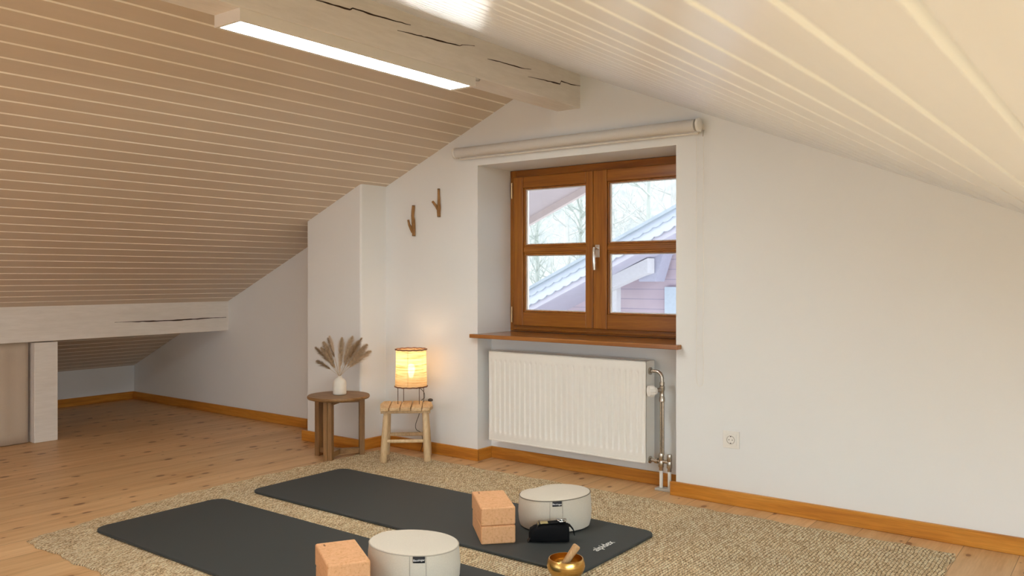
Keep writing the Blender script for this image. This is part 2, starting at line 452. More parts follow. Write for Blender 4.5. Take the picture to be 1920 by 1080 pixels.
def shade_mat():
    m = bpy.data.materials.new('paper_lamp_shade'); m.use_nodes = True; nt = m.node_tree; nt.nodes.clear()
    out = N(nt, 'ShaderNodeOutputMaterial'); tl = N(nt, 'ShaderNodeBsdfTranslucent'); df = N(nt, 'ShaderNodeBsdfDiffuse')
    tp = N(nt, 'ShaderNodeBsdfTransparent')
    v = coords(nt, (6, 6, 130)); f = noise_tex(nt, v, 1.0, 4, .6)
    c = ramp(nt, f, [(.33, (.62,.36,.15)), (.5, (.93,.68,.38)), (.7, (1.0,.80,.52))])
    nt.links.new(c, tl.inputs[0]); nt.links.new(c, df.inputs[0])
    m1 = N(nt, 'ShaderNodeMixShader'); m1.inputs[0].default_value = .3
    nt.links.new(tl.outputs[0], m1.inputs[1]); nt.links.new(df.outputs[0], m1.inputs[2])
    m2 = N(nt, 'ShaderNodeMixShader'); m2.inputs[0].default_value = .10
    nt.links.new(m1.outputs[0], m2.inputs[1]); nt.links.new(tp.outputs[0], m2.inputs[2])
    nt.links.new(m2.outputs[0], out.inputs[0]); return m
M_shade = shade_mat()
M_bulb = emit('glowing_bulb', (1.0, .80, .55), 8.0)

# ------------------------------------------------------------------ the shell
RX = -2.946                       # ridge
def zl(x): return .343 + .42*(x + 8.23)
def zr(x): return 2.492 - .411*(x + 2.775)
RZ = zl(RX)
def ztop(x): return zl(x) if x < RX else zr(x)
XL, XR = -8.23, 2.25
YB, YF = -2.8, 4.37               # rear wall, wall with the window
YN, YG = 4.52, 4.74               # back of the radiator recess, back of the window recess

def wall_prism(mb, x0, x1, z0, y0, y1, up=.03):
    pts = [(x0, z0), (x1, z0), (x1, ztop(x1)+up)]
    if x0 < RX < x1: pts.append((RX, RZ+up))
    pts.append((x0, ztop(x0)+up))
    return mb.prism(pts, y0, y1, 'y')
def boolean_cut(o, cutters):
    for c in cutters:
        md = o.modifiers.new('cut', 'BOOLEAN'); md.operation = 'DIFFERENCE'; md.solver = 'EXACT'; md.object = c
        dg = bpy.context.evaluated_depsgraph_get(); dg.update()
        me = bpy.data.meshes.new_from_object(o.evaluated_get(dg))
        o.modifiers.clear(); old = o.data; o.data = me; bpy.data.meshes.remove(old)
        bpy.data.objects.remove(c)
def cutter(*a):
    return MB().box(*a).build('cutter', M_wall)

fl = MB().box(XL-.3, XR+.3, YB-.3, YF+.6, -.12, 0).build('floor', M_floor, kind='structure')

we = wall_prism(MB(), -4.9, XR+.3, -.1, YF, YF+.58).build('wall_end', M_wall, kind='structure')
boolean_cut(we, [cutter(-3.61, -2.14, YF-.2, YN, -.3, .84), cutter(-3.61, -2.14, YF-.2, YG+.03, .838, 2.0),
                 cutter(-3.60, -2.15, YG-.005, YF+1, .87, 1.988)])
b = we.modifiers.new('bevel', 'BEVEL'); b.width = .014; b.segments = 4; b.limit_method = 'ANGLE'; b.angle_limit = math.radians(50)
for p in we.data.polygons: p.use_smooth = True
b.harden_normals = True
wall_prism(MB(), XL-.2, -4.85, -.1, 4.46, YF+.58).build('wall_alcove', M_wall, kind='structure')
wall_prism(MB(), -5.09, -4.49, -.1, 4.12, 4.5).build('wall_pillar', M_wall, kind='structure', bevel=.016, seg=4)
MB().box(XL-.15, XL, YB-.1, 4.46, -.1, .36).build('wall_left', M_wall, kind='structure')
MB().box(XR, XR+.15, YB-.1, YF+.1, -.1, ztop(XR)+.05).build('wall_right', M_wall, kind='structure')
# rear gable wall with an opening added to let the fill light in
wr = wall_prism(MB(), XL-.1, XR+.1, -.1, YB-.3, YB).build('wall_rear', M_wall, kind='structure')
boolean_cut(wr, [cutter(-5.7, -2.1, YB-1, YB+.5, .1, 1.35)])

def boards(name, m, mg, pieces, zf, sl, x_org, ga=.0075, gb=.0100, gc=.0108, gd=.0065):
    """tongue-and-groove ceiling: flat boards with narrow chamfered channels; pieces = (first board, end board, y0, y1)"""
    P = .0984
    L = math.sqrt(1+sl*sl); nx, nz = -sl/L, 1/L        # outward (up) normal
    def pt(x, d): return (x + nx*d, zf(x) + nz*d)
    mb = MB(); groove = []
    for k0, k1, y0, y1 in pieces:
        prof = []
        for k in range(k0, k1):
            x0 = x_org + k*P
            prof += [pt(x0, 0), pt(x0+ga, gd), pt(x0+gb, gd), pt(x0+gc, 0)]
        prof.append(pt(x_org + k1*P, 0))
        vs = [(u, y0, w) for u, w in prof] + [(u, y1, w) for u, w in prof]
        q = len(prof); base = len(mb.f)
        mb.add(vs, [(i, i+1, q+i+1, q+i) for i in range(q-1)])
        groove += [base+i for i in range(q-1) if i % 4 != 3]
        a, b_ = x_org + k0*P, x_org + k1*P
        mb.prism([(a, zf(a)+.012), (b_, zf(b_)+.012), (b_, zf(b_)+.2), (a, zf(a)+.2)], y0, y1, 'y')
    o = mb.build(name, m, kind='structure')
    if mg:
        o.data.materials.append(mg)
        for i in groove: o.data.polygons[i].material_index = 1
    return o
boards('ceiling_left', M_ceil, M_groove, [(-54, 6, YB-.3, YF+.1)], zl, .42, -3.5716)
kr = lambda x: int(round((x+.30)/.0984))
boards('ceiling_right', M_ceil_r, None, [(kr(-2.956), kr(2.4), YB-.3, -.95), (kr(-2.956), kr(.6), -.95, 2.25), (kr(1.78), kr(2.4), -.95, 2.25), (kr(-2.956), kr(2.4), 2.25, YF+.1)], zr, -.411, -.30, .003, .011, .0135, .011)  # gap left open for the added roof fill light
# slab of the roof that carries on outside past the gable wall
MB().prism([(-9.2, zl(-9.2)), (RX, RZ), (RX, RZ+.2), (-9.2, zl(-9.2)+.2)], YF+.58, 6.5, 'y').build('roof_overhang', plain('mauve_soffit_boards', (.47,.41,.42), .7, nscale=3, var=.03), kind='structure')
MB().prism([(-9.2, zl(-9.2)-.066), (RX, RZ-.066), (RX, RZ+.24), (-9.2, zl(-9.2)+.24)], 6.5, 6.55, 'y').build('trim_5', plain('pinkish_fascia', (.60,.52,.50), .7, nscale=3, var=.03), kind='structure')

# ridge beam, low purlin, post, with their drying cracks
def crack_strip(pts, w, ax, face, name, parent, out=.0012):
    """jagged dark split on the face x = face (pts are (y, z) pairs)"""
    mb = MB()
    up, dn = [], []
    n = len(pts)
    for i, (y, z) in enumerate(pts):
        t = i/(n-1); ww = w*(.25 + math.sin(PI*min(max(t, .04), .96))*.75)*(1 + .35*random.uniform(-1, 1))
        up.append((y, z+ww/2)); dn.append((y, z-ww/2))
    mb.prism(up + dn[::-1], face-.004, face+out, 'x')
    return mb.build(name, M_crack, parent)
def jag(y0, z0, y1, z1, n=14, a=.003):
    return [(y0+(y1-y0)*i/n, z0+(z1-z0)*i/n + random.uniform(-a, a)) for i in range(n+1)]
rb = thing('ridge_beam', 'white-painted ridge beam with long dark cracks carrying the strip lamp', 'beam', kind='structure')
BX0, BX1, BZ = -2.962, -2.787, 2.289
MB().box(BX0, BX1, YB, YF+.05, BZ, 2.60).build('beam', M_beam, rb, bevel=.006)
# pixel-measured cracks on the right side face: x = BX1
F = Vector((-math.sin(math.radians(YAW)), math.cos(math.radians(YAW)), 0)); R = Vector((math.cos(math.radians(YAW)), math.sin(math.radians(YAW)), 0))
def on_x(px, py, X):      # helper used to place marks measured on the photograph
    d = F + R*((px-CX)/F_PX) + Vector((0,0,(CY-py)/F_PX)); return Vector((0,0,CAM_H)) + d*(X/d.x)
def on_y(px, py, Y):
    d = F + R*((px-CX)/F_PX) + Vector((0,0,(CY-py)/F_PX)); return Vector((0,0,CAM_H)) + d*(Y/d.y)
def crack_px(pl, w, face, parent):
    pts = []
    for (a, b_) in zip(pl, pl[1:]):
        A = on_x(*a, face); B = on_x(*b_, face)
        n = max(2, int((B-A).length/.03))
        for i in range(n):
            q = A.lerp(B, i/n); pts.append((q.y, q.z + random.uniform(-.0012, .0012)))
    q = on_x(*pl[-1], face); pts.append((q.y, q.z))
    crack_strip(pts, w, 'x', face, 'crack', parent)
crack_px([(560,-12),(594,0),(625,9),(656,18),(661,15),(700,28),(735,38),(770,47)], .008, BX1, rb)
crack_px([(745,57),(790,68),(800,70),(830,78),(862,86),(868,84),(890,86)], .006, BX1, rb)
crack_px([(914,110),(945,118),(978,128),(996,130)], .006, BX1, rb)
crack_px([(990,144),(1020,150),(1050,158),(1052,152),(1070,158),(1088,161)], .007, BX1, rb)
pb = thing('purlin_beam', 'low white-painted purlin beam along the foot of the left ceiling', 'beam', kind='structure')
PX = -6.605
MB().box(PX-.17, PX, YB, 4.47, .760, 1.028).build('beam', M_beam, pb, bevel=.005)
crack_px([(215,604),(260,603),(320,601),(370,598),(400,596),(424,595)], .010, PX, pb)
po = thing('support_post', 'short white-painted post under the low beam', 'post', kind='structure')
MB().box(PX-.165, PX-.015, 2.815, 2.985, 0, .752).build('post', M_beam, po, bevel=.005)

# linen cloth hung between floor and purlin, left of the post
def cloth_panel():
    mb = MB(); ny, nz = 60, 10
    vs = []
    for i in range(ny+1):
        y = 1.2 + (2.795-1.2)*i/ny
        for j in range(nz+1):
            z = .006 + (.757-.006)*j/nz
            x = PX-.075 + .012*math.sin(y*17)*(1-.4*j/nz) + .007*math.sin(y*41+1.3)
            vs.append((x, y, z))
    fs = [(i*(nz+1)+j, (i+1)*(nz+1)+j, (i+1)*(nz+1)+j+1, i*(nz+1)+j+1) for i in range(ny) for j in range(nz)]
    mb.add(vs, fs, True)
    o = mb.build('curtain', M_curtain); 
    s_ = o.modifiers.new('solid', 'SOLIDIFY'); s_.thickness = .003
    return tag(o, 'beige linen cloth hanging under the low beam beside the post', 'curtain')
cloth_panel()

# baseboards
BH = .078
def bb(name, x0, x1, y0, y1, m):
    return MB().box(x0, x1, y0, y1, 0, BH).build(name, m, kind='structure', bevel=.004)
bb('baseboard_right', -2.168, XR, YF-.022, YF, M_bb)
bb('baseboard_niche', -3.61, -2.14, YN-.016, YN, M_bb)
bb('baseboard_niche_left', -3.61, -3.594, YF+.0005, YN-.017, M_bb_y)
bb('baseboard_end', -4.47, -3.594, YF-.020, YF, M_bb)
bb('baseboard_pillar_side', -4.49, -4.468, 4.098, YF, M_bb_y)
bb('baseboard_pillar', -5.125, -4.4685, 4.098, 4.12, M_bb)
bb('baseboard_alcove', XL, -5.49, 4.44, 4.46, M_bb)
bb('baseboard_alcove_end', -5.486, -5.09, 4.44, 4.46, M_bb)
bb('baseboard_left', XL, XL+.02, YB, 4.44, M_bb_y)

# ------------------------------------------------------------------ window
win = thing('window_1', 'wooden casement window with four panes in a deep white reveal', 'window', kind='structure')
f = MB()
WX0, WX1, WZ0, WZ1 = -3.608, -2.142, .862, 1.997
f.box(WX0, WX0+.055, 4.735, 4.80, WZ0, WZ1); f.box(WX1-.055, WX1, 4.735, 4.80, WZ0, WZ1)
f.build('window_frame', M_win, win, bevel=.003)
f = MB(); f.box(WX0+.055, WX1-.055, 4.735, 4.80, WZ1-.06, WZ1); f.box(WX0+.055, WX1-.055, 4.735, 4.80, WZ0, WZ0+.045)
f.box(WX0+.04, WX1-.04, 4.716, 4.735, WZ0+.012, WZ0+.022)
f.build('window_frame', M_win_x, win, bevel=.003)
def sash(x0, x1, z0, z1, wl_, wr_, front):
    s_ = MB()
    s_.box(x0, x0+wl_, front, front+.055, z0, z1); s_.box(x1-wr_, x1, front, front+.055, z0, z1)
    st = s_.build('sash', M_win, win, bevel=.006, seg=3)
    gz0, gz1 = z0+.098, z1-.080
    r = MB()
    r.box(x0+wl_, x1-wr_, front+.002, front+.053, z0, gz0); r.box(x0+wl_, x1-wr_, front+.002, front+.053, gz1, z1)
    r.build('rail', M_win_x, st, bevel=.006, seg=3)
    zm = 1.434
    r = MB(); r.box(x0+wl_, x1-wr_, front+.008, front+.05, zm-.015, zm+.015)
    r.box(x0+wl_, x1-wr_, front+.016, front+.05, zm-.027, zm+.027)
    r.build('glazing_bar', M_win_x, st, bevel=.004)
    # inner moulding round each pane
    for (a, c) in ((gz0, zm-.027), (zm+.027, gz1)):
        g = MB(); e = .011
        gx0, gx1 = x0+wl_, x1-wr_
        g.box(gx0, gx0+e, front+.014, front+.03, a, c); g.box(gx1-e, gx1, front+.014, front+.03, a, c)
        g.box(gx0+e, gx1-e, front+.014, front+.03, a, a+e); g.box(gx0+e, gx1-e, front+.014, front+.03, c-e, c)
        g.build('glazing_bead', M_win, st, bevel=.003)
        g2 = MB(); e2 = .02
        g2.box(gx0+e, gx0+e2, front+.03, front+.036, a+e, c-e); g2.box(gx1-e2, gx1-e, front+.03, front+.036, a+e, c-e)
        g2.box(gx0+e2, gx1-e2, front+.03, front+.036, a+e, a+e2-.003); g2.box(gx0+e2, gx1-e2, front+.03, front+.036, c-e2+.003, c-e)
        g2.build('glazing_seal', M_plastic, st)
        MB().box(gx0+.003, gx1-.003, front+.0365, front+.0385, a+.003, c-.003).build('pane', M_glass, st)
    return st
sash(-3.568, -2.908, .903, 1.948, .085, .055, 4.713)
s2 = sash(-2.904, -2.182, .903, 1.948, .104, .085, 4.709)
h = MB()
hx = -2.868
h.box(hx-.017, hx+.017, 4.702, 4.709, 1.372, 1.458)
hd = h.build('window_handle', M_steel, s2, bevel=.004, label='silver espagnolette handle')
h = MB(); h.tube([(hx, 4.704, 1.432), (hx, 4.662, 1.432)], .0095, 12)
h.tube([(hx, 4.664, 1.438), (hx, 4.660, 1.40), (hx, 4.662, 1.35), (hx, 4.668, 1.292)], [.0095, .0105, .011, .0095], 12, flat=1.0)
h.build('lever', M_steel, hd)
for z in (.925, 1.80):
    h = MB(); h.tube([(-3.578, 4.712, z), (-3.578, 4.712, z+.11)], .0055, 8)
    h.build('hinge', plain('brass_hinge', (.62,.45,.25), .35, .8), win)
h = MB(); h.prism([(-3.641, 4.318), (-2.104, 4.318), (-2.104, YF-.001), (-2.142, YF-.001), (-2.142, 4.745), (-3.608, 4.745), (-3.608, YF-.001), (-3.641, YF-.001)], .834, .860, 'z')
sill = h.build('window_sill', M_sill, win, bevel=.004)

# ------------------------------------------------------------------ roller blind above the recess
bl = thing('roller_blind', 'rolled-up pale grey roller blind mounted above the window', 'blind')
h = MB(); h.tube([(-3.768, 4.322, 2.092), (-2.0, 4.322, 2.092)], .033, 28); h.build('fabric_roll', M_blindfab, bl)
h = MB(); h.box(-3.735, -1.995, 4.340, 4.3425, 2.050, 2.075); h.build('fabric_hem', M_blindfab, bl)
h = MB(); h.tube([(-3.74, 4.341, 2.05), (-1.99, 4.341, 2.05)], .0065, 10); h.build('bottom_bar', M_blindbar, bl)
for x, s_ in ((-3.776, -1), (-1.992, 1)):
    h = MB()
    h.lathe([(0, 0), (.034, 0), (.038, .003), (.038, .016), (.034, .019), (0, .019)], 28, Matrix.Translation((x if s_ < 0 else x+.004, 4.322, 2.092)) @ Matrix.Rotation(PI/2, 4, 'Y'))
    h.box(min(x, x+.004*s_), max(x, x+.004*s_)+.004, 4.322, YF, 2.06, 2.124)
    h.build('bracket', M_plastic, bl, bevel=.002)
h = MB()
pts = [(-1.966, 4.355, 2.10)] + [(-1.966+.0015*math.sin(i), 4.355, 2.06-.1*i) for i in range(14)]
for i in range(9):
    a = PI*i/8; pts.append((-1.986+.020*math.cos(a), 4.355, .665-.03*math.sin(a)))
pts += [(-2.006+.006*min(i,1.5)*0, 4.352, .70+.1*i) for i in range(14)] + [(-1.996, 4.35, 2.09)]
h.tube(pts, .0016, 6, cap=False); h.build('pull_chain', M_plastic, bl)
h = MB(); h.tube([(-1.966, 4.355, 2.065), (-1.966, 4.35, 2.03)], [.006, .003], 8); h.build('chain_guide', M_grey, bl)

# ------------------------------------------------------------------ strip lamps under the ridge beam
def strip_lamp(y0, y1, label):
    t = thing('strip_lamp', label, 'lamp', (0, 0, 0), group=None)
    x0, x1 = -2.958, -2.789; z0, z1 = 2.240, 2.289
    h = MB(); w = .003
    h.box(x0, x1, y0, y1, z0+.004, z1)
    h.box(x0, x0+.020, y0, y1, z0, z0+.004); h.box(x1-.014, x1, y0, y1, z0, z0+.004)
    h.box(x0+.020, x1-.014, y0, y0+.012, z0, z0+.004); h.box(x0+.020, x1-.014, y1-.03, y1, z0, z0+.004)
    h.build('housing', M_lampbox, t)
    h = MB(); h.box(x0+.0205, x1-.0145, y0+.0125, y1-.0305, z0+.001, z0+.0035); h.build('diffuser', M_diff, t)
    return t
sl = strip_lamp(1.935, 3.36, 'long white strip lamp glowing on the underside of the ridge beam')
h = MB(); h.tube([(-2.80, 3.361, 2.275), (-2.80, 3.40, 2.28), (-2.80, 3.41, 2.291)], .004, 8); h.build('cable', M_grey, sl)
strip_lamp(-1.6, -.175, 'added fill strip lamp on the ridge beam, out of the picture')  # unseen copy of the strip lamp, added for more room light

# ------------------------------------------------------------------ socket
so = thing('wall_socket', 'white square power socket on the wall right of the radiator', 'socket', (-1.808, YF, .3555))
h = MB(); h.box(-.047, .047, -.007, 0, -.047, .047); h.build('cover_frame', M_plastic, so, bevel=.003, seg=3)
h = MB(); h.box(-.032, .032, -.011, -.006, -.032, .032); pl_ = h.build('insert', M_plastic, so, bevel=.003, seg=3)
RY = Matrix.Rotation(PI/2, 4, 'X')
h = MB(); h.lathe([(.0235, 0), (.0235, .0025), (.0205, .0025), (.0205, -.0), ], 32, Matrix.Translation((0, -.011, 0)) @ RY)
h.build('recess_ring', M_grey, pl_)
h = MB(); h.lathe([(0, .0012), (.0203, .0012), (.0203, 0), (0, 0)], 32, Matrix.Translation((0, -.0105, 0)) @ RY); h.build('recess_floor', M_plastic, pl_)
h = MB()
for x, z in ((-.0095, 0), (.0095, 0)):
    h.lathe([(0, .0008), (.0026, .0008), (.0026, 0), (0, 0)], 14, Matrix.Translation((x, -.0118, z)) @ RY)
h.box(-.003, .003, -.0135, -.0117, .016, .0205); h.box(-.003, .003, -.0135, -.0117, -.0205, -.016)
h.build('contact', M_dark, pl_)

# ------------------------------------------------------------------ radiator
ra = thing('radiator', 'white ribbed panel radiator in the recess under the window', 'radiator', (-3.517, 4.375, .156))
RWD, RHT, RDP = 1.183, .594, .105
def rad_panel():
    mb = MB(); P = 28; sub = 12; m_ = .018; pitch = (RWD-2*m_)/P
    xs = [0, .004, m_]
    for i in range(P):
        for k in range(1, sub+1): xs.append(m_ + pitch*(i + k/sub))
    xs += [RWD-.004, RWD]
    zs = [0, .004, .03, .048, .056, .066, .2, .4, .52, .530, .538, .55, .59, RHT]
    def dep(x, z):
        if x < m_ or x > RWD-m_: return 0
        t = ((x-m_)/pitch) % 1.0
        g = .5 - .5*math.cos(2*PI*t)          # 0 at rib edge, 1 in the middle
        g = max(0, min(1, (g-.18)*4.0))
        e = max(0, min(1, min((z-.048)/.02, (.540-z)/.02)))
        return (1-g)*e*.009
    vs = [(x, dep(x, z), z) for x in xs for z in zs]
    nz = len(zs)
    fs = [(i*nz+j, (i+1)*nz+j, (i+1)*nz+j+1, i*nz+j+1) for i in range(len(xs)-1) for j in range(nz-1)]
    mb.add(vs, fs, True)
    return mb
rp_ = rad_panel().build('front_panel', M_white_metal, ra, auto=50)
sm = rp_.modifiers.new('solid', 'SOLIDIFY'); sm.thickness = .0015; sm.offset = -1
h = MB(); h.box(0, .0015, .0, RDP, .0, RHT); h.build('side_cover', M_white_metal, ra)
h = MB(); h.box(RWD-.0015, RWD, 0.0, RDP-.002, .0, RHT); h.build('side_cover', M_white_metal, ra)
h = MB(); h.box(0, RWD, RDP-.002, RDP, .0, RHT+.0); h.build('back_panel', M_white_metal, ra)
h = MB(); 
for i in range(39):
    x = .01 + i*(RWD-.02)/39; h.box(x, x+.018, .008, RDP-.008, RHT-.006, RHT-.003)
h.box(0, RWD, 0, .008, RHT-.004, RHT+.001); h.box(0, RWD, RDP-.008, RDP, RHT-.004, RHT+.001)
h.build('top_grille', M_white_metal, ra)
h = MB(); h.box(.003, RWD-.003, -.004, .0, -.004, .006); h.box(.003, RWD-.003, -.004, 0, RHT-.007, RHT-.002); h.build('edge_lip', M_white_metal, ra, bevel=.0015)
for x in (.15, RWD-.15):
    h = MB(); h.box(x-.02, x+.02, RDP, RDP+.04, .05, RHT-.06); h.build('wall_bracket', M_white_metal, ra)
# pipework at its right end
X0 = RWD
pw = h = MB()
yv = .045
h.lathe([(0, 0), (.022, 0), (.022, .008), (.014, .012), (0, .012)], 24, Matrix.Translation((X0, yv, .535)) @ Matrix.Rotation(PI/2, 4, 'Y'))
arc = [(X0+.01, yv, .535), (X0+.045, yv, .535)] + [(X0+.045+.035*math.sin(a), yv, .535-.035*(1-math.cos(a))) for a in (.4,.8,1.2,PI/2)] + [(X0+.08, yv, .47)]
h.tube(arc, .0105, 14)
h.build('inlet_elbow', M_nickel, ra)
h = MB()
px_ = X0+.080
h.lathe([(0,.475),(.015,.475),(.015,.458),(.012,.455),(.017,.45),(.017,.43),(.013,.42),(.0145,.39),(.017,.385),(.017,.362),(.012,.358),(0,.358)], 20, Matrix.Translation((px_, yv, 0)))
h.tube([(px_, yv, .43), (px_-.02, yv-.035, .43)], .012, 14)
vb = h.build('valve_body', M_nickel, ra)
h = MB()
MV = Matrix.Translation((px_-.02, yv-.03, .425)) @ Vector((-.62, -.78, 0)).to_track_quat('Z', 'Y').to_matrix().to_4x4()
def ridg(p, a): 
    k = 1 + .05*math.cos(a*12); return Vector((p.x*k, p.y*k, p.z))
h.lathe([(0, 0), (.019, 0), (.021, .012), (.031, .018), (.033, .034), (.031, .050), (.018, .056), (0, .058)], 48, MV, ridg)
h.build('thermostat_knob', M_plastic, vb, label='white thermostat knob')
h = MB()
h.tube([(px_-.013, yv+.012, .36), (px_-.013, yv+.012, .02)], .0068, 12)
h.tube([(px_+.006, yv, .36), (px_+.006, yv, .05)], .0085, 12)
h.build('riser_pipe', M_nickel, ra)
h = MB()
zc = .012
h.lathe([(0, 0), (.021, 0), (.021, .008), (.013, .012), (0, .012)], 24, Matrix.Translation((X0, yv, zc)) @ Matrix.Rotation(PI/2, 4, 'Y'))
h.tube([(X0+.01, yv, zc), (X0+.14, yv, zc)], .0105, 14)
h.tube([(X0+.035, yv, zc), (X0+.055, yv, zc)], .016, 14)
for dx in (.075, .128):
    h.lathe([(0,.05),(.013,.05),(.0155,.04),(.0155,.012),(.013,.008),(.016,-.006),(.016,-.028),(.012,-.034),(.012,-.05),(0,-.05)], 20, Matrix.Translation((X0+dx, yv, zc-.004)))
h.build('connection_block', M_nickel, ra)
for dx in (.075, .128):
    h = MB(); h.tube([(X0+dx, yv, zc-.05), (X0+dx, yv, -.15)], .0105, 14); h.build('supply_pipe', M_plastic, ra)
h = MB(); h.box(X0+.045, X0+.158, yv-.028, yv+.028, -.156, -.141); h.build('floor_rosette', M_grey, ra, bevel=.004)

# ------------------------------------------------------------------ twig wall hooks
def twig(name, loc, label, kindn):
    t = thing(name, label, 'hook', loc, group='twig hooks on the wall')
    h = MB()
    if kindn == 0:
        h.tube([(.003, -.012, .105), (.001, -.013, .07), (-.002, -.014, .03), (.004, -.014, 0), (.006, -.014, -.05), (.007, -.012, -.11)], [.0105, .012, .0115, .013, .014, .012], 10)
        st = h.build('stick', M_twig, t)
        h = MB(); h.tube([(.003, -.016, -.085), (-.008, -.024, -.06), (-.017, -.034, -.03), (-.019, -.042, .004)], [.013, .0115, .0095, .0075], 10)
        h.build('peg', M_twig, t)
        h = MB(); h.tube([(.003, -.012, .104), (.003, -.012, .1085)], .0106, 10); h.build('cut_end', M_twigend, t); h = MB(); h.tube([(.007, -.012, -.109), (.007, -.012, -.113)], .0122, 10); h.build('cut_end', M_twigend, t)
    else:
        h.tube([(-.004, -.010, .098), (-.002, -.011, .05), (0, -.012, 0), (.003, -.014, -.035), (0, -.014, -.06), (0, -.012, -.095)], [.0085, .0090, .0105, .0135, .0135, .012], 10)
        h.build('stick', M_twig, t)
        h = MB(); h.tube([(.0, -.015, -.05), (-.014, -.024, -.022), (-.028, -.034, .0), (-.036, -.040, .012)], [.0125, .0105, .0085, .008], 10)
        h.build('peg', M_twig, t)
        h = MB(); h.tube([(-.004, -.010, .097), (-.004, -.010, .1015)], .0087, 10); h.build('cut_end', M_twigend, t); h = MB(); h.tube([(0, -.012, -.094), (0, -.012, -.098)], .0122, 10); h.build('cut_end', M_twigend, t)
twig('twig_hook', (-4.202, YF, 1.652), 'lower left wooden twig hook with short peg on the white wall', 0)
twig('twig_hook', (-3.952, YF, 1.764), 'upper right forked wooden twig hook nearer the window', 1)

# ------------------------------------------------------------------ jute rug
def rug():
    xr, yf, yn = -.676, 4.185, 1.745
    def xleft(y):
        base = -4.20 - .19*min(1, max(0, (y-1.78)/.9))**.8
        return base + .01*math.sin(y*23) + .006*math.sin(y*61)
    nx, ny = 150, 100
    top, vs = [], []
    for j in range(ny+1):
        y = yn + (yf-yn)*j/ny
        for i in range(nx+1):
            x0 = xleft(y) if True else 0
            x1 = xr + .006*math.sin(y*31)
            x = x0 + (x1-x0)*i/nx
            yy = y + (.008*math.sin(x*19)+.005*math.sin(x*53))*(1 if j in (0, ny) else .0)
            ed = min(i, nx-i, j, ny-j)
            z = .011 if ed > 0 else .006
            z += .0008*math.sin(x*9)*math.sin(y*7)
            vs.append((x, yy, z))
    mb = MB()
    w = nx+1
    fs = [(j*w+i, j*w+i+1, (j+1)*w+i+1, (j+1)*w+i) for j in range(ny) for i in range(nx)]
    n0 = len(vs)
    ring = [(i, 0) for i in range(nx)] + [(nx, j) for j in range(ny)] + [(i, ny) for i in range(nx, 0, -1)] + [(0, j) for j in range(ny, 0, -1)]
    idx = [j*w+i for i, j in ring]
    for k in idx: p = vs[k]; vs.append((p[0], p[1], .0004))
    m_ = len(idx)
    for k in range(m_):
        k2 = (k+1) % m_; fs.append((idx[k], n0+k, n0+k2, idx[k2]))
    fs.append(tuple(n0+k for k in range(m_)))
    mb.add(vs, fs, True)
    o = mb.build('jute_rug', M_jute, auto=50)
    tag(o, 'large natural jute rug laid on the pine floor', 'rug')
rug()

# ------------------------------------------------------------------ yoga mats
ZM = .0125
def yoga_mat(x0, x1, y0, y1, skew, label):
    t = thing('yoga_mat', label, 'mat', ((x0+x1)/2, (y0+y1)/2, ZM), skew)
    hx_, hy = (x1-x0)/2, (y1-y0)/2; r = .07; T = .013
    poly = []
    for (cx_, cy_, a0) in ((hx_-r, hy-r, 0), (-hx_+r, hy-r, PI/2), (-hx_+r, -hy+r, PI), (hx_-r, -hy+r, 1.5*PI)):
        for k in range(9):
            a = a0 + PI/2*k/8; poly.append((cx_+r*math.cos(a), cy_+r*math.sin(a)))
    h = MB(); h.prism(poly, 0, T, 'z', smooth=True); h.build('foam_sheet', M_mat, t, bevel=.004)
    text_mesh('print', 'alpidex', .055, Matrix.Translation((hx_-.10, .012, T+.0003)) @ Matrix.Rotation(PI/2, 4, 'Z'), M_matprint, t, .0003, .0004)
    return t
yoga_mat(-4.095, -1.862, 2.905, 3.607, math.radians(.1), 'dark grey yoga mat nearer the window, under the far cushion')
yoga_mat(-4.085, -1.85, 2.0, 2.71, math.radians(0), 'dark grey yoga mat nearer the camera')
ZT = ZM + .013

# ------------------------------------------------------------------ cork blocks
def cork(loc, rz, L, Wd, label, stamp):
    t = thing('cork_block', label, 'yoga block', loc, rz, group='cork yoga blocks')
    h = MB(); h.box(0, L, -Wd, 0, 0, .084); h.build('block', M_cork, t, bevel=.008, seg=4)
    if stamp:
        h = MB()
        h.box(L-.05, L-.026, -.034, -.027, .0838, .0843)
        h.build('stamp', M_corkdark, t)
    return t
# origin = near left corner; local +x runs away along the block, local -y to the right
a2 = math.atan2(.211, -.230); a1 = math.atan2(.138, -.232)
for (x, y, a, L, w_, place) in ((-2.411, 2.944, a2, .305, .160, 'stack on the far mat'), (-2.378, 2.020, a1, .275, .160, 'stack on the near mat')):
    cork((x, y, ZT), a, L, w_, 'bottom cork block of the ' + place, False)
    cork((x, y, ZT+.0845), a+math.radians(.6), L, w_, 'top cork block of the ' + place, True)

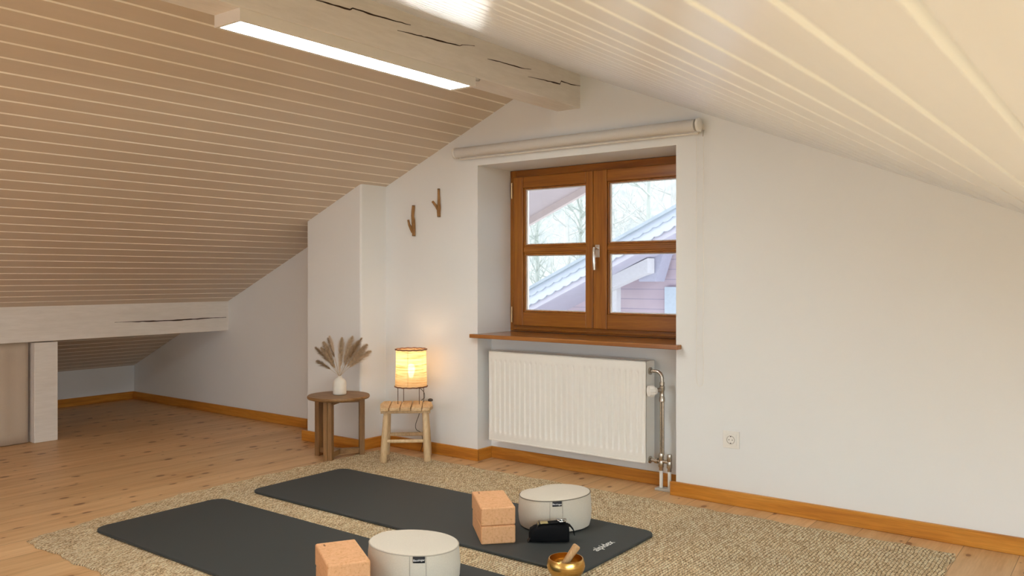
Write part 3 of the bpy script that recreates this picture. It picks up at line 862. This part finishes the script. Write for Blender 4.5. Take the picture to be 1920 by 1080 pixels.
# ------------------------------------------------------------------ meditation cushions
def cushion(loc, rz, r, hgt, label, seed, dent, M_piping=M_piping):
    t = thing('meditation_cushion', label, 'cushion', loc, rz, group='round cream meditation cushions')
    def wob(p, a):
        # lived-in roundness: bulges, a slightly sunken side and faint pleats
        rr = math.hypot(p.x, p.y); k = rr/r; zf = p.z/hgt
        g = 1 + .018*math.sin(2*a+seed) + .010*math.sin(3*a+seed*2) + .004*math.sin(17*a+seed)*(1-zf)
        dz = .010*math.sin(a+seed*1.7)*k*zf + dent*math.exp(-((a-2.2)**2)/.10)*k**4*zf
        tw = .006*math.sin(9*a + 8*zf)*zf*(1-zf)*2*k
        return Vector((p.x*(g+tw), p.y*(g+tw), p.z+dz))
    prof = [(0, 0), (r*.86, 0), (r*.965, .006), (r*1.0, .03), (r*1.015, hgt*.45), (r*1.0, hgt*.75), (r*.985, hgt*.90), (r*.975, hgt*.945)]
    h = MB(); h.lathe(prof, 72, None, wob); h.build('side_band', M_canvas, t)
    h = MB(); h.lathe([(r*.975, hgt*.945), (r*.965, hgt*.968), (r*.90, hgt*.99), (r*.7, hgt*1.012), (r*.4, hgt*1.02), (0, hgt*1.02)], 72, None, wob); h.build('top_panel', M_canvas, t)
    h = MB()
    ring = []
    for k in range(73):
        a = 2*PI*k/72; ring.append(wob(Vector((r*.979*math.cos(a), r*.979*math.sin(a), hgt*.95)), a % (2*PI)))
    h.tube(ring, .0022, 6, cap=False); h.build('piping', M_piping, t)
    # stitched handle pocket: two vertical seams, and the sewn label (faces the camera: local -y)
    for dx in (-.031, .031):
        pts = []
        for k in range(9):
            zf = .93 - .55*k/8; z = hgt*zf
            rr = r*(.985 if zf > .85 else 1.002 if zf > .7 else 1.013)
            a = -PI/2 + dx/r
            p = wob(Vector((rr*math.cos(a), rr*math.sin(a), z)), a % (2*PI)); pts.append(p*1.0)
        h = MB(); h.tube(pts, .0014, 5); h.build('seam', M_seam, t)
    a = -PI/2 + (.002)/r
    vs = []; nz = 6
    h = MB()
    for k in range(nz+1):
        aa = -PI/2 + (-.023 + .046*k/nz + .004)/r
        for z in (hgt*.80, hgt*.945):
            p = wob(Vector((r*1.006*math.cos(aa), r*1.006*math.sin(aa), z)), aa % (2*PI)); vs.append(p)
    h.add(vs, [(2*k, 2*k+2, 2*k+3, 2*k+1) for k in range(nz)], True)
    lb = h.build('brand_label', M_tag, t); sd = lb.modifiers.new('solid', 'SOLIDIFY'); sd.thickness = .0015
    p = wob(Vector((0, -r*1.006, hgt*.87)), 1.5*PI)
    M_ = Matrix.Translation((.004, p.y-.0032, p.z)) @ Matrix.Rotation(PI/2, 4, 'X')
    text_mesh('label_print', 'Bausinger', .0115, M_, M_tagtext, lb, .0003, .0001)
    return t
def face_cam(x, y): return math.atan2(y, x) - PI/2 + PI*0 + 0  # turns local -y towards the camera at the origin
cx2, cy2 = -2.335, 3.425
cushion((cx2, cy2, ZT), face_cam(cx2, cy2)+.05, .176, .160, 'cream round meditation cushion on the far mat', 1.1, -.012)
cx1, cy1 = -2.335, 2.43
cushion((cx1, cy1, ZT), face_cam(cx1, cy1)+.07, .180, .166, 'cream round meditation cushion on the near mat', 2.6, .004, M_seam)

# ------------------------------------------------------------------ bundled black straps in front of the cushions
def strap(loc, rz, label):
    t = thing('strap_bundle', label, 'yoga strap', loc, rz, group='bundled black yoga straps')
    L = .185
    # folded webbing: stacked loops seen from the side
    h = MB()
    n = 20
    prof = []
    def rr(hw, hh, n_=24, p=3.2):
        o = []
        for k in range(n_):
            a = 2*PI*k/n_; c, s_ = math.cos(a), math.sin(a)
            o.append((hw*abs(c)**(2/p)*(1 if c >= 0 else -1), hh*abs(s_)**(2/p)*(1 if s_ >= 0 else -1)))
        return o
    secs = [(-L/2, .004, .02), (-L/2+.006, .030, .030), (-L/2+.025, .033, .036), (-L*.2, .036, .040), (0, .036, .041), (L*.3, .035, .041), (L/2-.012, .034, .041), (L/2-.002, .033, .040), (L/2, .028, .034)]
    vs = []; q = 24
    for x, hw, hh in secs:
        for u, w in rr(hw, hh): vs.append((x, u + .003*math.sin(x*60), max(0, w+hh+ (.0))))
    fs = [(i*q+k, i*q+(k+1) % q, (i+1)*q+(k+1) % q, (i+1)*q+k) for i in range(len(secs)-1) for k in range(q)]
    fs.append(tuple(range(q))[::-1]); fs.append(tuple((len(secs)-1)*q+k for k in range(q)))
    h.add(vs, fs, True); h.build('folded_webbing', M_black, t, auto=60)
    def band(pts, w, th, name, m, nrm=(0, 1, 0)):
        hb = MB(); vs = []; nv = Vector(nrm)
        for p in pts: 
            p = Vector(p); vs += [p - nv*w/2, p + nv*w/2]
        hb.add(vs, [(2*i, 2*i+1, 2*i+3, 2*i+2) for i in range(len(pts)-1)], True)
        o = hb.build(name, m, t); sd = o.modifiers.new('solid', 'SOLIDIFY'); sd.thickness = th; sd.offset = 0
    band([(-L/2+.005+.045*(1-math.cos(a))*.62-.012, 0, .045-.044*math.cos(a+.0)) for a in [PI*.08+PI*.84*i/12 for i in range(13)]] + [(-.04, 0, .084)], .05, .004, 'end_loop', M_blackleather)
    band([(L/2-.02, .004, .078), (L/2+.006, .004, .070), (L/2+.022, .004, .05), (L/2+.026, .004, .028)], .038, .004, 'loose_end', M_black)
    band([(-.052, -.004, .083), (-.03, -.004, .0875), (-.005, -.004, .088)], .036, .003, 'cloth_tag', M_beigetag)
    band([(-.01, 0, .084), (.03, 0, .088), (.06, 0, .090), (L/2-.015, 0, .088)], .04, .004, 'top_fold', M_black)
    for dx, tl in ((.05, .35), (.064, -.2)):
        hb = MB(); ring = []
        for k in range(21):
            a = 2*PI*k/20
            p = Vector((.017*math.cos(a), .021*math.sin(a), 0)); p.rotate(Matrix.Rotation(tl, 3, 'Y')); ring.append(p + Vector((dx, -.004, .0965)))
        hb.tube(ring, .0026, 8, cap=False); hb.build('metal_ring', M_steel, t)
    return t
strap((-2.200, 3.180, ZT), math.atan2(.136, .141)-.08, 'black bundled yoga strap with steel rings before the far cushion')
strap((-2.115, 2.215, ZT), math.atan2(.136, .141)+.1, 'black bundled yoga strap before the near cushion, mostly below the picture edge')

# ------------------------------------------------------------------ singing bowl and striker
bx, by = -1.888, 2.852
t = thing('singing_bowl', 'small polished brass singing bowl on the jute rug beside the mat corner', 'bowl', (bx, by, .0115))
h = MB()
ro = [(0, 0), (.030, 0), (.044, .005), (.062, .020), (.0745, .042), (.0785, .058), (.076, .074), (.0715, .085), (.0700, .088)]
ri = [(.0665, .088), (.0675, .083), (.0725, .072), (.0745, .058), (.070, .042), (.058, .022), (.042, .009), (.0, .006)]
h.lathe(ro+ri, 64); h.build('bowl_body', M_brass, t, auto=70)
t = thing('bowl_striker', 'short wooden striker leaning inside the brass singing bowl', 'striker', (bx, by, .0115))
A = Vector((-.020, -.024, .030)); Bp = Vector((.032, .036, .136))
h = MB(); h.tube([A, A.lerp(Bp, .03), A.lerp(Bp, .6), A.lerp(Bp, .96), Bp], [.010, .012, .0145, .0165, .013], 18); h.build('stick', M_striker, t)

# ------------------------------------------------------------------ round side table
tx, ty = -4.452, 3.880
t = thing('side_table', 'round dark brown wooden side table with three legs by the pillar', 'table', (tx, ty, 0))
h = MB(); h.lathe([(0, .405), (.196, .405), (.209, .409), (.213, .416), (.213, .423), (.209, .429), (0, .430)], 72); h.build('tabletop', M_oak_top, t, auto=50)
for a in (-66, 53, 195):
    A_ = math.radians(a)
    Mr = Matrix.Translation((.158*math.cos(A_), .158*math.sin(A_), 0)) @ Matrix.Rotation(A_, 4, 'Z')
    h = MB(); h.box(-.018, .018, -.031, -.0015, 0, .405, Mr); h.box(-.018, .018, .0015, .031, 0, .405, Mr); h.box(-.018, .012, -.0016, .0016, 0, .405, Mr)
    h.build('leg', M_oak, t, bevel=.003)
    Ms = Matrix.Rotation(A_, 4, 'Z')
    h = MB(); h.box(.0, .141, -.018, .018, .022, .058, Ms); h.build('stretcher', M_oak_top, t, bevel=.003)
    h = MB(); h.box(.0, .141, -.016, .016, .375, .4045, Ms); h.build('apron', M_oak_top, t, bevel=.002)

# vase
vx, vy = -4.455, 3.892
t = thing('vase', 'small matt white bottle vase on the round brown table', 'vase', (vx, vy, .4305))
h = MB(); h.lathe([(0, 0), (.040, 0), (.0455, .004), (.0465, .012), (.0465, .075), (.044, .088), (.035, .103), (.020, .114), (.0155, .118), (.0150, .128), (.0125, .129), (.0115, .122), (.011, .10), (0, .098)], 48)
h.build('vase_body', M_ceramic, t, auto=60)
# dried grasses: each stalk is a thing of its own
def stalk(tilt, head, length, plume_len, width, m, seed, label, dens=90):
    random.seed(seed)
    t = thing('dried_grass_stalk', label, 'dried grass', (vx, vy, .4305+.1285), group='dried grass stalks in the white vase')
    d = Vector((math.sin(tilt)*math.cos(head), math.sin(tilt)*math.sin(head), math.cos(tilt)))
    side = Vector((math.cos(head), math.sin(head), 0))
    def P(u):   # gentle droop outwards
        return d*length*u + side*.16*length*u*u*math.sin(tilt) - Vector((0,0,.06*length*u*u*abs(math.sin(tilt))))
    r0 = Vector((math.cos(head), math.sin(head), 0))*.004
    h = MB(); h.tube([r0*0 + Vector((0,0,-.026)), r0] + [P(u/8)+r0 for u in range(1, 9)], [.0010]*2 + [.0011-.00008*u for u in range(1, 9)], 5)
    h.build('stem', M_grass, t)
    h = MB()
    u0 = 1 - plume_len/length
    for k in range(dens):
        u = u0 + (1-u0)*random.random()**.85
        q = P(u) + r0
        a = random.uniform(0, 2*PI); f_ = (u-u0)/(1-u0)
        wdt = 1.35*width*math.sin(PI*min(1, .12+.88*f_))*random.uniform(.4, 1.1) + .005
        ax = (P(min(1.05, u+.05)) - P(u)).normalized()
        pr = ax.orthogonal().normalized(); pr.rotate(Matrix.Rotation(a, 3, ax))
        e1 = q + ax*wdt*1.3 + pr*wdt*.8; e2 = q + ax*wdt*2.7 + pr*wdt*1.6 - Vector((0,0,wdt*.3))
        n_ = ax.cross(pr)*.0007
        h.add([q-n_*.8, q+n_*.8, e1+n_, e1-n_, e2], [(0,1,2,3), (3,2,4)], True)
    h.build('plume', m, t)
AZR = math.radians(YAW)           # picture-right in the room's plan
lab = 'dried grass stalk fanning out of the white vase'
def az(deg): return AZR + math.radians(deg)
ST = [(-.60, 0, .245, .13, .010, M_plume_dark, 'outermost left brown grass stalk in the white vase'),
      (-.36, 20, .255, .16, .013, M_plume, None), (-.30, -25, .27, .14, .010, M_plume_dark, 'dark grass stalk left of centre in the white vase'),
      (-.85, 10, .17, .10, .010, M_plume_dark, 'low left-leaning grass stalk in the white vase'),
      (-.22, 40, .285, .12, .008, M_plume_pale, 'pale tall grass tip left of centre in the white vase'),
      (.03, -80, .15, .14, .0055, M_plume_pale, 'thick pale upright plume at the centre of the white vase'),
      (.12, 80, .26, .20, .014, M_plume, None), (.46, -10, .30, .17, .010, M_plume_dark, 'dark tall grass stalk leaning right in the white vase'),
      (.28, 35, .28, .19, .014, M_plume, None), (.62, 15, .27, .20, .017, M_plume, None), (.50, 45, .27, .20, .017, M_plume, None), (-.48, 30, .23, .17, .013, M_plume, None),
      (.80, 20, .25, .17, .014, M_plume, None)]
for i, (ti, hd_, L, pl2, w_, m_, lb_) in enumerate(ST):
    hh = az(hd_) if ti >= 0 else az(hd_)+PI
    stalk(abs(ti), hh, L, pl2, w_, m_, 40+i, lb_ or 'soft beige feathery grass plume in the white vase', 900 if m_ is M_plume else 380)

# ------------------------------------------------------------------ rustic stool
sx, sy = -4.020, 4.105
rz = math.radians(41.5)
t = thing('wooden_stool', 'small pale raw-wood stool with plank seat below the window wall', 'stool', (sx, sy, 0), rz)
pw_ = .364/5
for k in range(5):
    x0 = -.182 + k*pw_ + .0022; x1 = x0 + pw_ - .0044
    h = MB()
    d0 = .156 + random.uniform(-.004, .004)
    poly = [(x0, -d0), (x1, -d0+.002), (x1+.0008, -.05), (x1, d0), (x0, d0-.002), (x0-.0008, .04)]
    if k == 0: poly[0] = (x0+.014, -d0); poly[4] = (x0+.014, d0-.002)
    if k == 4: poly[1] = (x1-.016, -d0+.002); poly[3] = (x1-.016, d0)
    h.prism(poly, .352, .377 + random.uniform(-.001, .001), 'z')
    o = h.build('seat_plank', M_teak_top, t, bevel=.006, seg=3)
for y in (-.118, .118):
    h = MB(); h.tube([(-.165, y, .343), (-.05, y, .345), (.08, y, .344), (.165, y, .343)], [.0105, .0115, .011, .0105], 12); h.build('seat_rail', M_teak, t)
LEG = {}
for ix in (-1, 1):
    for iy in (-1, 1):
        top = Vector((ix*.128, iy*.112, .352)); bot = Vector((ix*.146, iy*.128, .0 if iy > 0 else .0115))
        mid = top.lerp(bot, .5) + Vector((random.uniform(-.003, .003), 0, 0))
        h = MB(); h.tube([top, top.lerp(bot, .25), mid, top.lerp(bot, .8), top.lerp(bot, .985), bot], [.0175, .0195, .0205, .0235, .0245, .021], 16)
        h.build('leg', M_teak, t); LEG[(ix, iy)] = (top, bot)
def rung(a, b_, za, r):
    (t1, b1), (t2, b2) = LEG[a], LEG[b_]
    p = t1.lerp(b1, 1-za/.352); q = t2.lerp(b2, 1-za/.352)
    h = MB(); h.tube([p, p.lerp(q, .1), p.lerp(q, .5), p.lerp(q, .9), q], [r*.8, r, r*1.08, r, r*.8], 12); h.build('rung', M_teak, t)
rung((-1,-1), (1,-1), .142, .0115); rung((-1,1), (1,1), .150, .0125); rung((-1,-1), (-1,1), .105, .0115); rung((1,-1), (1,1), .105, .0115)

# ------------------------------------------------------------------ table lamp
lx, ly, lz = -4.020, 4.150, .3785
t = thing('table_lamp', 'small lit table lamp with paper drum shade and thin wire legs on the stool', 'lamp', (lx, ly, lz), rz)
zb, zt_ = .117, .370
h = MB(); h.lathe([(.109, zb), (.1085, .16), (.105, .24), (.104, .31), (.104, zt_)], 64); sh = h.build('lamp_shade', M_shade, t)
for z, r_ in ((zb, .111), (zt_, .107)):
    h = MB()
    ring = [(r_*math.cos(2*PI*k/48), r_*math.sin(2*PI*k/48), z + .0012*math.sin(k*1.9)) for k in range(49)]
    h.tube(ring, .0045, 8, cap=False); h.build('shade_rim', M_rim, sh)
h = MB()
for k in range(6):
    a = k*PI/3 + .35; h.tube([(.1025*math.cos(a), .1025*math.sin(a), zb), (.0985*math.cos(a), .0985*math.sin(a), .24), (.0995*math.cos(a), .0995*math.sin(a), zt_)], .0011, 6)
h.build('shade_ribs', M_wire, sh)
for (x, y) in ((-.088, -.035), (-.055, .075), (.058, -.060), (.085, .045)):
    h = MB(); h.tube([(x, y, 0), (x, y, zb)], .0022, 8); h.build('leg', M_wire, t)
h = MB(); h.lathe([(0, .115), (.017, .115), (.017, .165), (.014, .175), (0, .175)], 20)
for k in range(3):
    a = k*2*PI/3; h.tube([(0, 0, .120), (.109*math.cos(a), .109*math.sin(a), zb)], .0015, 6)
h.build('bulb_holder', M_wire, t)
h = MB(); h.lathe([(0, .176), (.012, .178), (.018, .195), (.026, .225), (.027, .24), (.020, .262), (.008, .271), (0, .272)], 24); h.build('bulb', M_bulb, t)
pts = [(0, .0, .117), (.03, .03, .10), (.062, .06, .09), (.086, .082, .060), (.088, .105, .02), (.070, .124, .004), (.066, .140, -.03), (.050, .142, -.10), (.026, .146, -.17), (.030, .155, -.21), (.062, .158, -.235), (.075, .162, -.30), (.060, .165, -.366)]
sm_pts = []
for i in range(len(pts)-1):
    p0, p1, p2, p3 = [Vector(pts[max(0, min(len(pts)-1, i+j))]) for j in (-1, 0, 1, 2)]
    for q in range(5):
        u = q/5; sm_pts.append(.5*((2*p1) + (p2-p0)*u + (2*p0-5*p1+4*p2-p3)*u*u + (3*p1-p0-3*p2+p3)*u**3))
sm_pts.append(Vector(pts[-1]))
h = MB(); h.tube(sm_pts, .0022, 6); cdo = h.build('power_cord', M_cord, t)
h = MB(); h.lathe([(0, 0), (.016, 0), (.018, .006), (.016, .013), (.009, .017), (0, .018)], 18, Matrix.Translation((.130, .09, 0))); h.build('cord_switch', M_cord, t)
# light of the bulb
ld = bpy.data.lights.new('bulb_light', 'POINT'); ld.energy = BULB_POWER; ld.color = (1.0, .70, .42); ld.shadow_soft_size = .03
lo = bpy.data.objects.new('bulb_light', ld); COL.objects.link(lo); lo.location = (0, 0, .30); lo.parent = t

# ------------------------------------------------------------------ outside, with haze painted in as pale colours
M_snow = plain('snowy_ground', (0.618,0.634,0.634), .9, nscale=1.2, var=.08)
def hill_mat():
    m, nt, b = new_mat('haze_paled_hillside')  # hillside paled in its colour to look hazy and overexposed
    v = coords(nt); a = noise_tex(nt, v, .55, 6, .65, .4); f = noise_tex(nt, v, 3.2, 6, .75, 1.2)
    c = ramp(nt, mth(nt, 'ADD', mth(nt, 'MULTIPLY', a, .45), mth(nt, 'MULTIPLY', f, .55)), [(.36, (.36,.40,.41)), (.48, (.50,.53,.50)), (.62, (.66,.665,.62))])
    nt.links.new(c, b.inputs['Base Color']); b.inputs['Roughness'].default_value = 1; b.inputs['Specular IOR Level'].default_value = 0
    return m
h = MB()
vs = []; nx, ny = 30, 12
for i in range(nx+1):
    for j in range(ny+1):
        x = -60 + 75*i/nx; y = 14 + 34*j/ny
        z = -3 + 1.5*max(0, y-17) + 1.2*noise.noise(Vector((x*.1, y*.1, 0)))
        vs.append((x, y, z))
h.add(vs, [(i*(ny+1)+j, (i+1)*(ny+1)+j, (i+1)*(ny+1)+j+1, i*(ny+1)+j+1) for i in range(nx) for j in range(ny)], True)
h.build('hillside', hill_mat(), kind='structure')
MB().box(-60, 15, 5.2, 20, -3.2, -3.0).build('ground', M_snow, kind='structure')
def bare_tree(x, y, z0, hgt, seed, label, m):
    random.seed(seed)
    t = thing('bare_tree', label, 'tree', (x, y, z0), group='bare trees on the hillside')
    h = MB(); h.tube([(0,0,0), (.05,0,hgt*.4), (-.05,.05,hgt*.75), (0,0,hgt)], [hgt*.018, hgt*.013, hgt*.007, .008], 6); h.build('trunk', m, t)
    h = MB()
    def br(p, d, L, r, lv):
        pts = [p]; q = p.copy()
        dd = d.copy()
        for i in range(5):
            dd = (dd + Vector((random.uniform(-.4,.4), random.uniform(-.4,.4), random.uniform(-.12,.25)))).normalized()
            q = q + dd*L/5; pts.append(q.copy())
        h.tube(pts, [r*(1-.15*i) for i in range(6)], 4, cap=False)
        if lv > 0:
            for i in range(4):
                k = random.randint(1, 5)
                nd = (dd + Vector((random.uniform(-1,1), random.uniform(-1,1), random.uniform(-.3,.7)))).normalized()
                br(pts[k], nd, L*.55, r*.6, lv-1)
    for k in range(22):
        u = random.uniform(.15, .95); a = random.uniform(0, 2*PI)
        br(Vector((0, 0, hgt*u)), Vector((math.cos(a), math.sin(a), .5)).normalized(), hgt*.21*(1.2-u*.6), hgt*.0032, 2)
    h.build('branches', m, t)
M_bark = plain('haze_paled_bark', (0.634,0.649,0.618), .9, nscale=4, var=.12)  # bark paled in its colour to stand for haze
M_bark2 = plain('grey_green_bark', (.50,.54,.49), .9, nscale=4, var=.15)
for i, (px2, Y, hgt) in enumerate([(1008, 14, 6.2), (1062, 17.5, 7.5), (1090, 14, 6.6), (1150, 17, 7.5), (1218, 14, 7), (1262, 19, 8), (1195, 22, 8), (1020, 21.5, 8)]):
    p = on_y(px2, 518, Y); gz = -3 + 1.5*max(0, Y-17)
    bare_tree(p.x, Y, gz-.1, hgt, 100+i, ['leafless tree at the left edge of the left-hand panes', 'farther leafless tree in the middle of the left-hand panes', 'near leafless tree by the window mullion, left-hand panes', 'leafless tree at the left side of the upper right pane', 'near leafless tree in the middle of the upper right pane, above the roof edge', 'leafless tree at the right edge of the upper right pane', 'farthest leafless tree behind the middle of the upper right pane', 'farthest leafless tree high on the slope behind the left-hand panes'][i], M_bark if i % 2 else M_bark2)
def conifer(x, y, z0, hgt, seed, label):
    random.seed(seed)
    t = thing('conifer', label, 'tree', (x, y, z0), group='conifers on the hillside')
    h = MB(); h.tube([(0,0,0), (0,0,hgt)], [hgt*.015, .01], 6); h.build('trunk', M_bark2, t)
    h = MB()
    for k in range(220):
        u = random.random(); a = random.uniform(0, 2*PI); z = hgt*(.12+.86*u); L = hgt*.2*(1-u)+.12
        d = Vector((math.cos(a), math.sin(a), -.35)); n_ = Vector((-math.sin(a), math.cos(a), 0))*L*.2
        p = Vector((0, 0, z)); h.add([p, p+d*L*.5+n_, p+d*L, p+d*L*.5-n_], [(0,1,2,3)], True)
    h.build('needles', M_con, t)
M_con = plain('bluish_needles', (.38,.45,.47), .95, nscale=3, var=.2)
for i, (px2, Y, hgt) in enumerate([(1142, 26, 8), (1172, 32, 9), (1244, 27, 9)]):
    p = on_y(px2, 518, Y); conifer(p.x, Y, -3+1.5*(Y-17)-.2, hgt, 200+i, ['hazy blue-green conifer at the left of the upper right pane', 'farther hazy conifer just right of the first in the upper right pane', 'hazy conifer near the right edge of the upper right pane'][i])

# neighbouring house: verge boards, eave, gable wall
nh = thing('neighbouring_house', 'pinkish boarded neighbouring house with pale blue scalloped roof edge outside the window', 'house')
NS = .461
def nz(x): return 2.067 + NS*(x + 4.413)
xa, xb = -9.5, -3.4
M_roofb = plain('pale_blue_verge_board', (0.475,0.539,0.618), .7, nscale=3, var=.04)
M_roofl = plain('light_blue_verge_board', (0.554,0.610,0.682), .7, nscale=3, var=.04)
M_roofg = plain('grey_roof_edge', (0.365,0.427,0.475), .7, nscale=5, var=.08)
M_pinkw = None
h = MB(); h.prism([(xa, nz(xa)-.04), (xb, nz(xb)-.04), (xb, nz(xb)), (xa, nz(xa))], 8.9, 12.4, 'y'); h.build('roof', M_roofg, nh)
def scallop(off0, off1, amp, wl_, y0, y1, m, name):
    h = MB(); up = []; dn = []
    x = xa
    while x <= xb:
        up.append((x, nz(x)-off0)); ph = ((x-xa)/wl_) % 1.0
        dn.append((x, nz(x)-off1-amp*abs(math.sin(PI*ph))))
        x += wl_/6
    n_ = len(up)
    vs = [(u, y, w) for y in (y0, y1) for u, w in up+dn]
    q = 2*n_
    fs = []
    for i in range(n_-1):
        fs += [(i, i+1, n_+i+1, n_+i), (q+i+1, q+i, q+n_+i, q+n_+i+1), (n_+i, n_+i+1, q+n_+i+1, q+n_+i), (i+1, i, q+i, q+i+1)]
    h.add(vs, fs); h.build(name, m, nh)
scallop(.04, .105, .022, .13, 8.95, 8.975, M_roofb, 'verge_board')
scallop(.10, .215, .022, .13, 8.98, 9.005, M_roofl, 'verge_board')
h = MB(); h.prism([(xa, nz(xa)-.30), (xb, nz(xb)-.30), (xb, nz(xb)-.05), (xa, nz(xa)-.05)], 9.02, 9.06, 'y'); h.build('fascia', plain('lavender_fascia', (0.523,0.523,0.602), .8, nscale=3, var=.04), nh)
h = MB(); h.prism([(xa, nz(xa)-.14), (xb, nz(xb)-.14), (xb, nz(xb)-.06), (xa, nz(xa)-.06)], 9.06, 10.6, 'y'); h.build('soffit', plain('lavender_soffit', (0.491,0.491,0.586), .8, nscale=3, var=.04), nh)
def siding():
    m, nt, b = new_mat('pinkish_siding')
    t = N(nt, 'ShaderNodeTexCoord'); xs = N(nt, 'ShaderNodeSeparateXYZ'); nt.links.new(t.outputs['Object'], xs.inputs[0])
    fr = mth(nt, 'FRACT', mth(nt, 'DIVIDE', mth(nt, 'ADD', xs.outputs[2], 10), .14))
    ln = mth(nt, 'LESS_THAN', fr, .09); nz_ = noise_tex(nt, t.outputs['Object'], 2.5, 3)
    c = ramp(nt, nz_, [(.3, (.56,.47,.53)), (.7, (.64,.55,.59))])
    c = mix(nt, ln, c, (.42,.37,.46)); nt.links.new(c, b.inputs['Base Color']); b.inputs['Roughness'].default_value = .9
    return m
YW = 10.6
h = MB(); h.prism([(-8.6, -3), (xb, -3), (xb, nz(xb)-.1), (-8.6, nz(-8.6)-.1)], YW, YW+.2, 'y'); h.build('gable_wall', siding(), nh)
def P9(px, py, Y=YW-.3): p = on_y(px, py, Y); return (p.x, p.z)
def polypx(name, pts, Y0, Y1, m):
    h = MB(); h.prism([P9(*q, Y0) for q in pts], Y0, Y1, 'y'); h.build(name, m, nh)
M_whiteb = plain('white_timber', (0.682,0.697,0.713), .7)
M_lav = plain('lavender_shade', (0.460,0.475,0.586), .8)  # lavender colour stands for the shade at the beam end
polypx('purlin_brace', [(1126,549),(1126,527),(1214,484),(1214,512),(1196,518),(1145,541)], 10.0, 10.2, M_whiteb)
polypx('purlin_end_shadow', [(1214,476),(1246,468),(1228,528),(1198,528),(1198,519),(1214,512)], 10.22, 10.5, M_lav)
polypx('corner_post', [(1144,540),(1156,536),(1156,640),(1144,640)], 10.22, 10.34, M_whiteb)
polypx('window_shutter', [(1246,538),(1290,538),(1290,640),(1246,640)], 10.52, 10.58, plain('pale_blue_shutter', (0.523,0.618,0.697), .7))
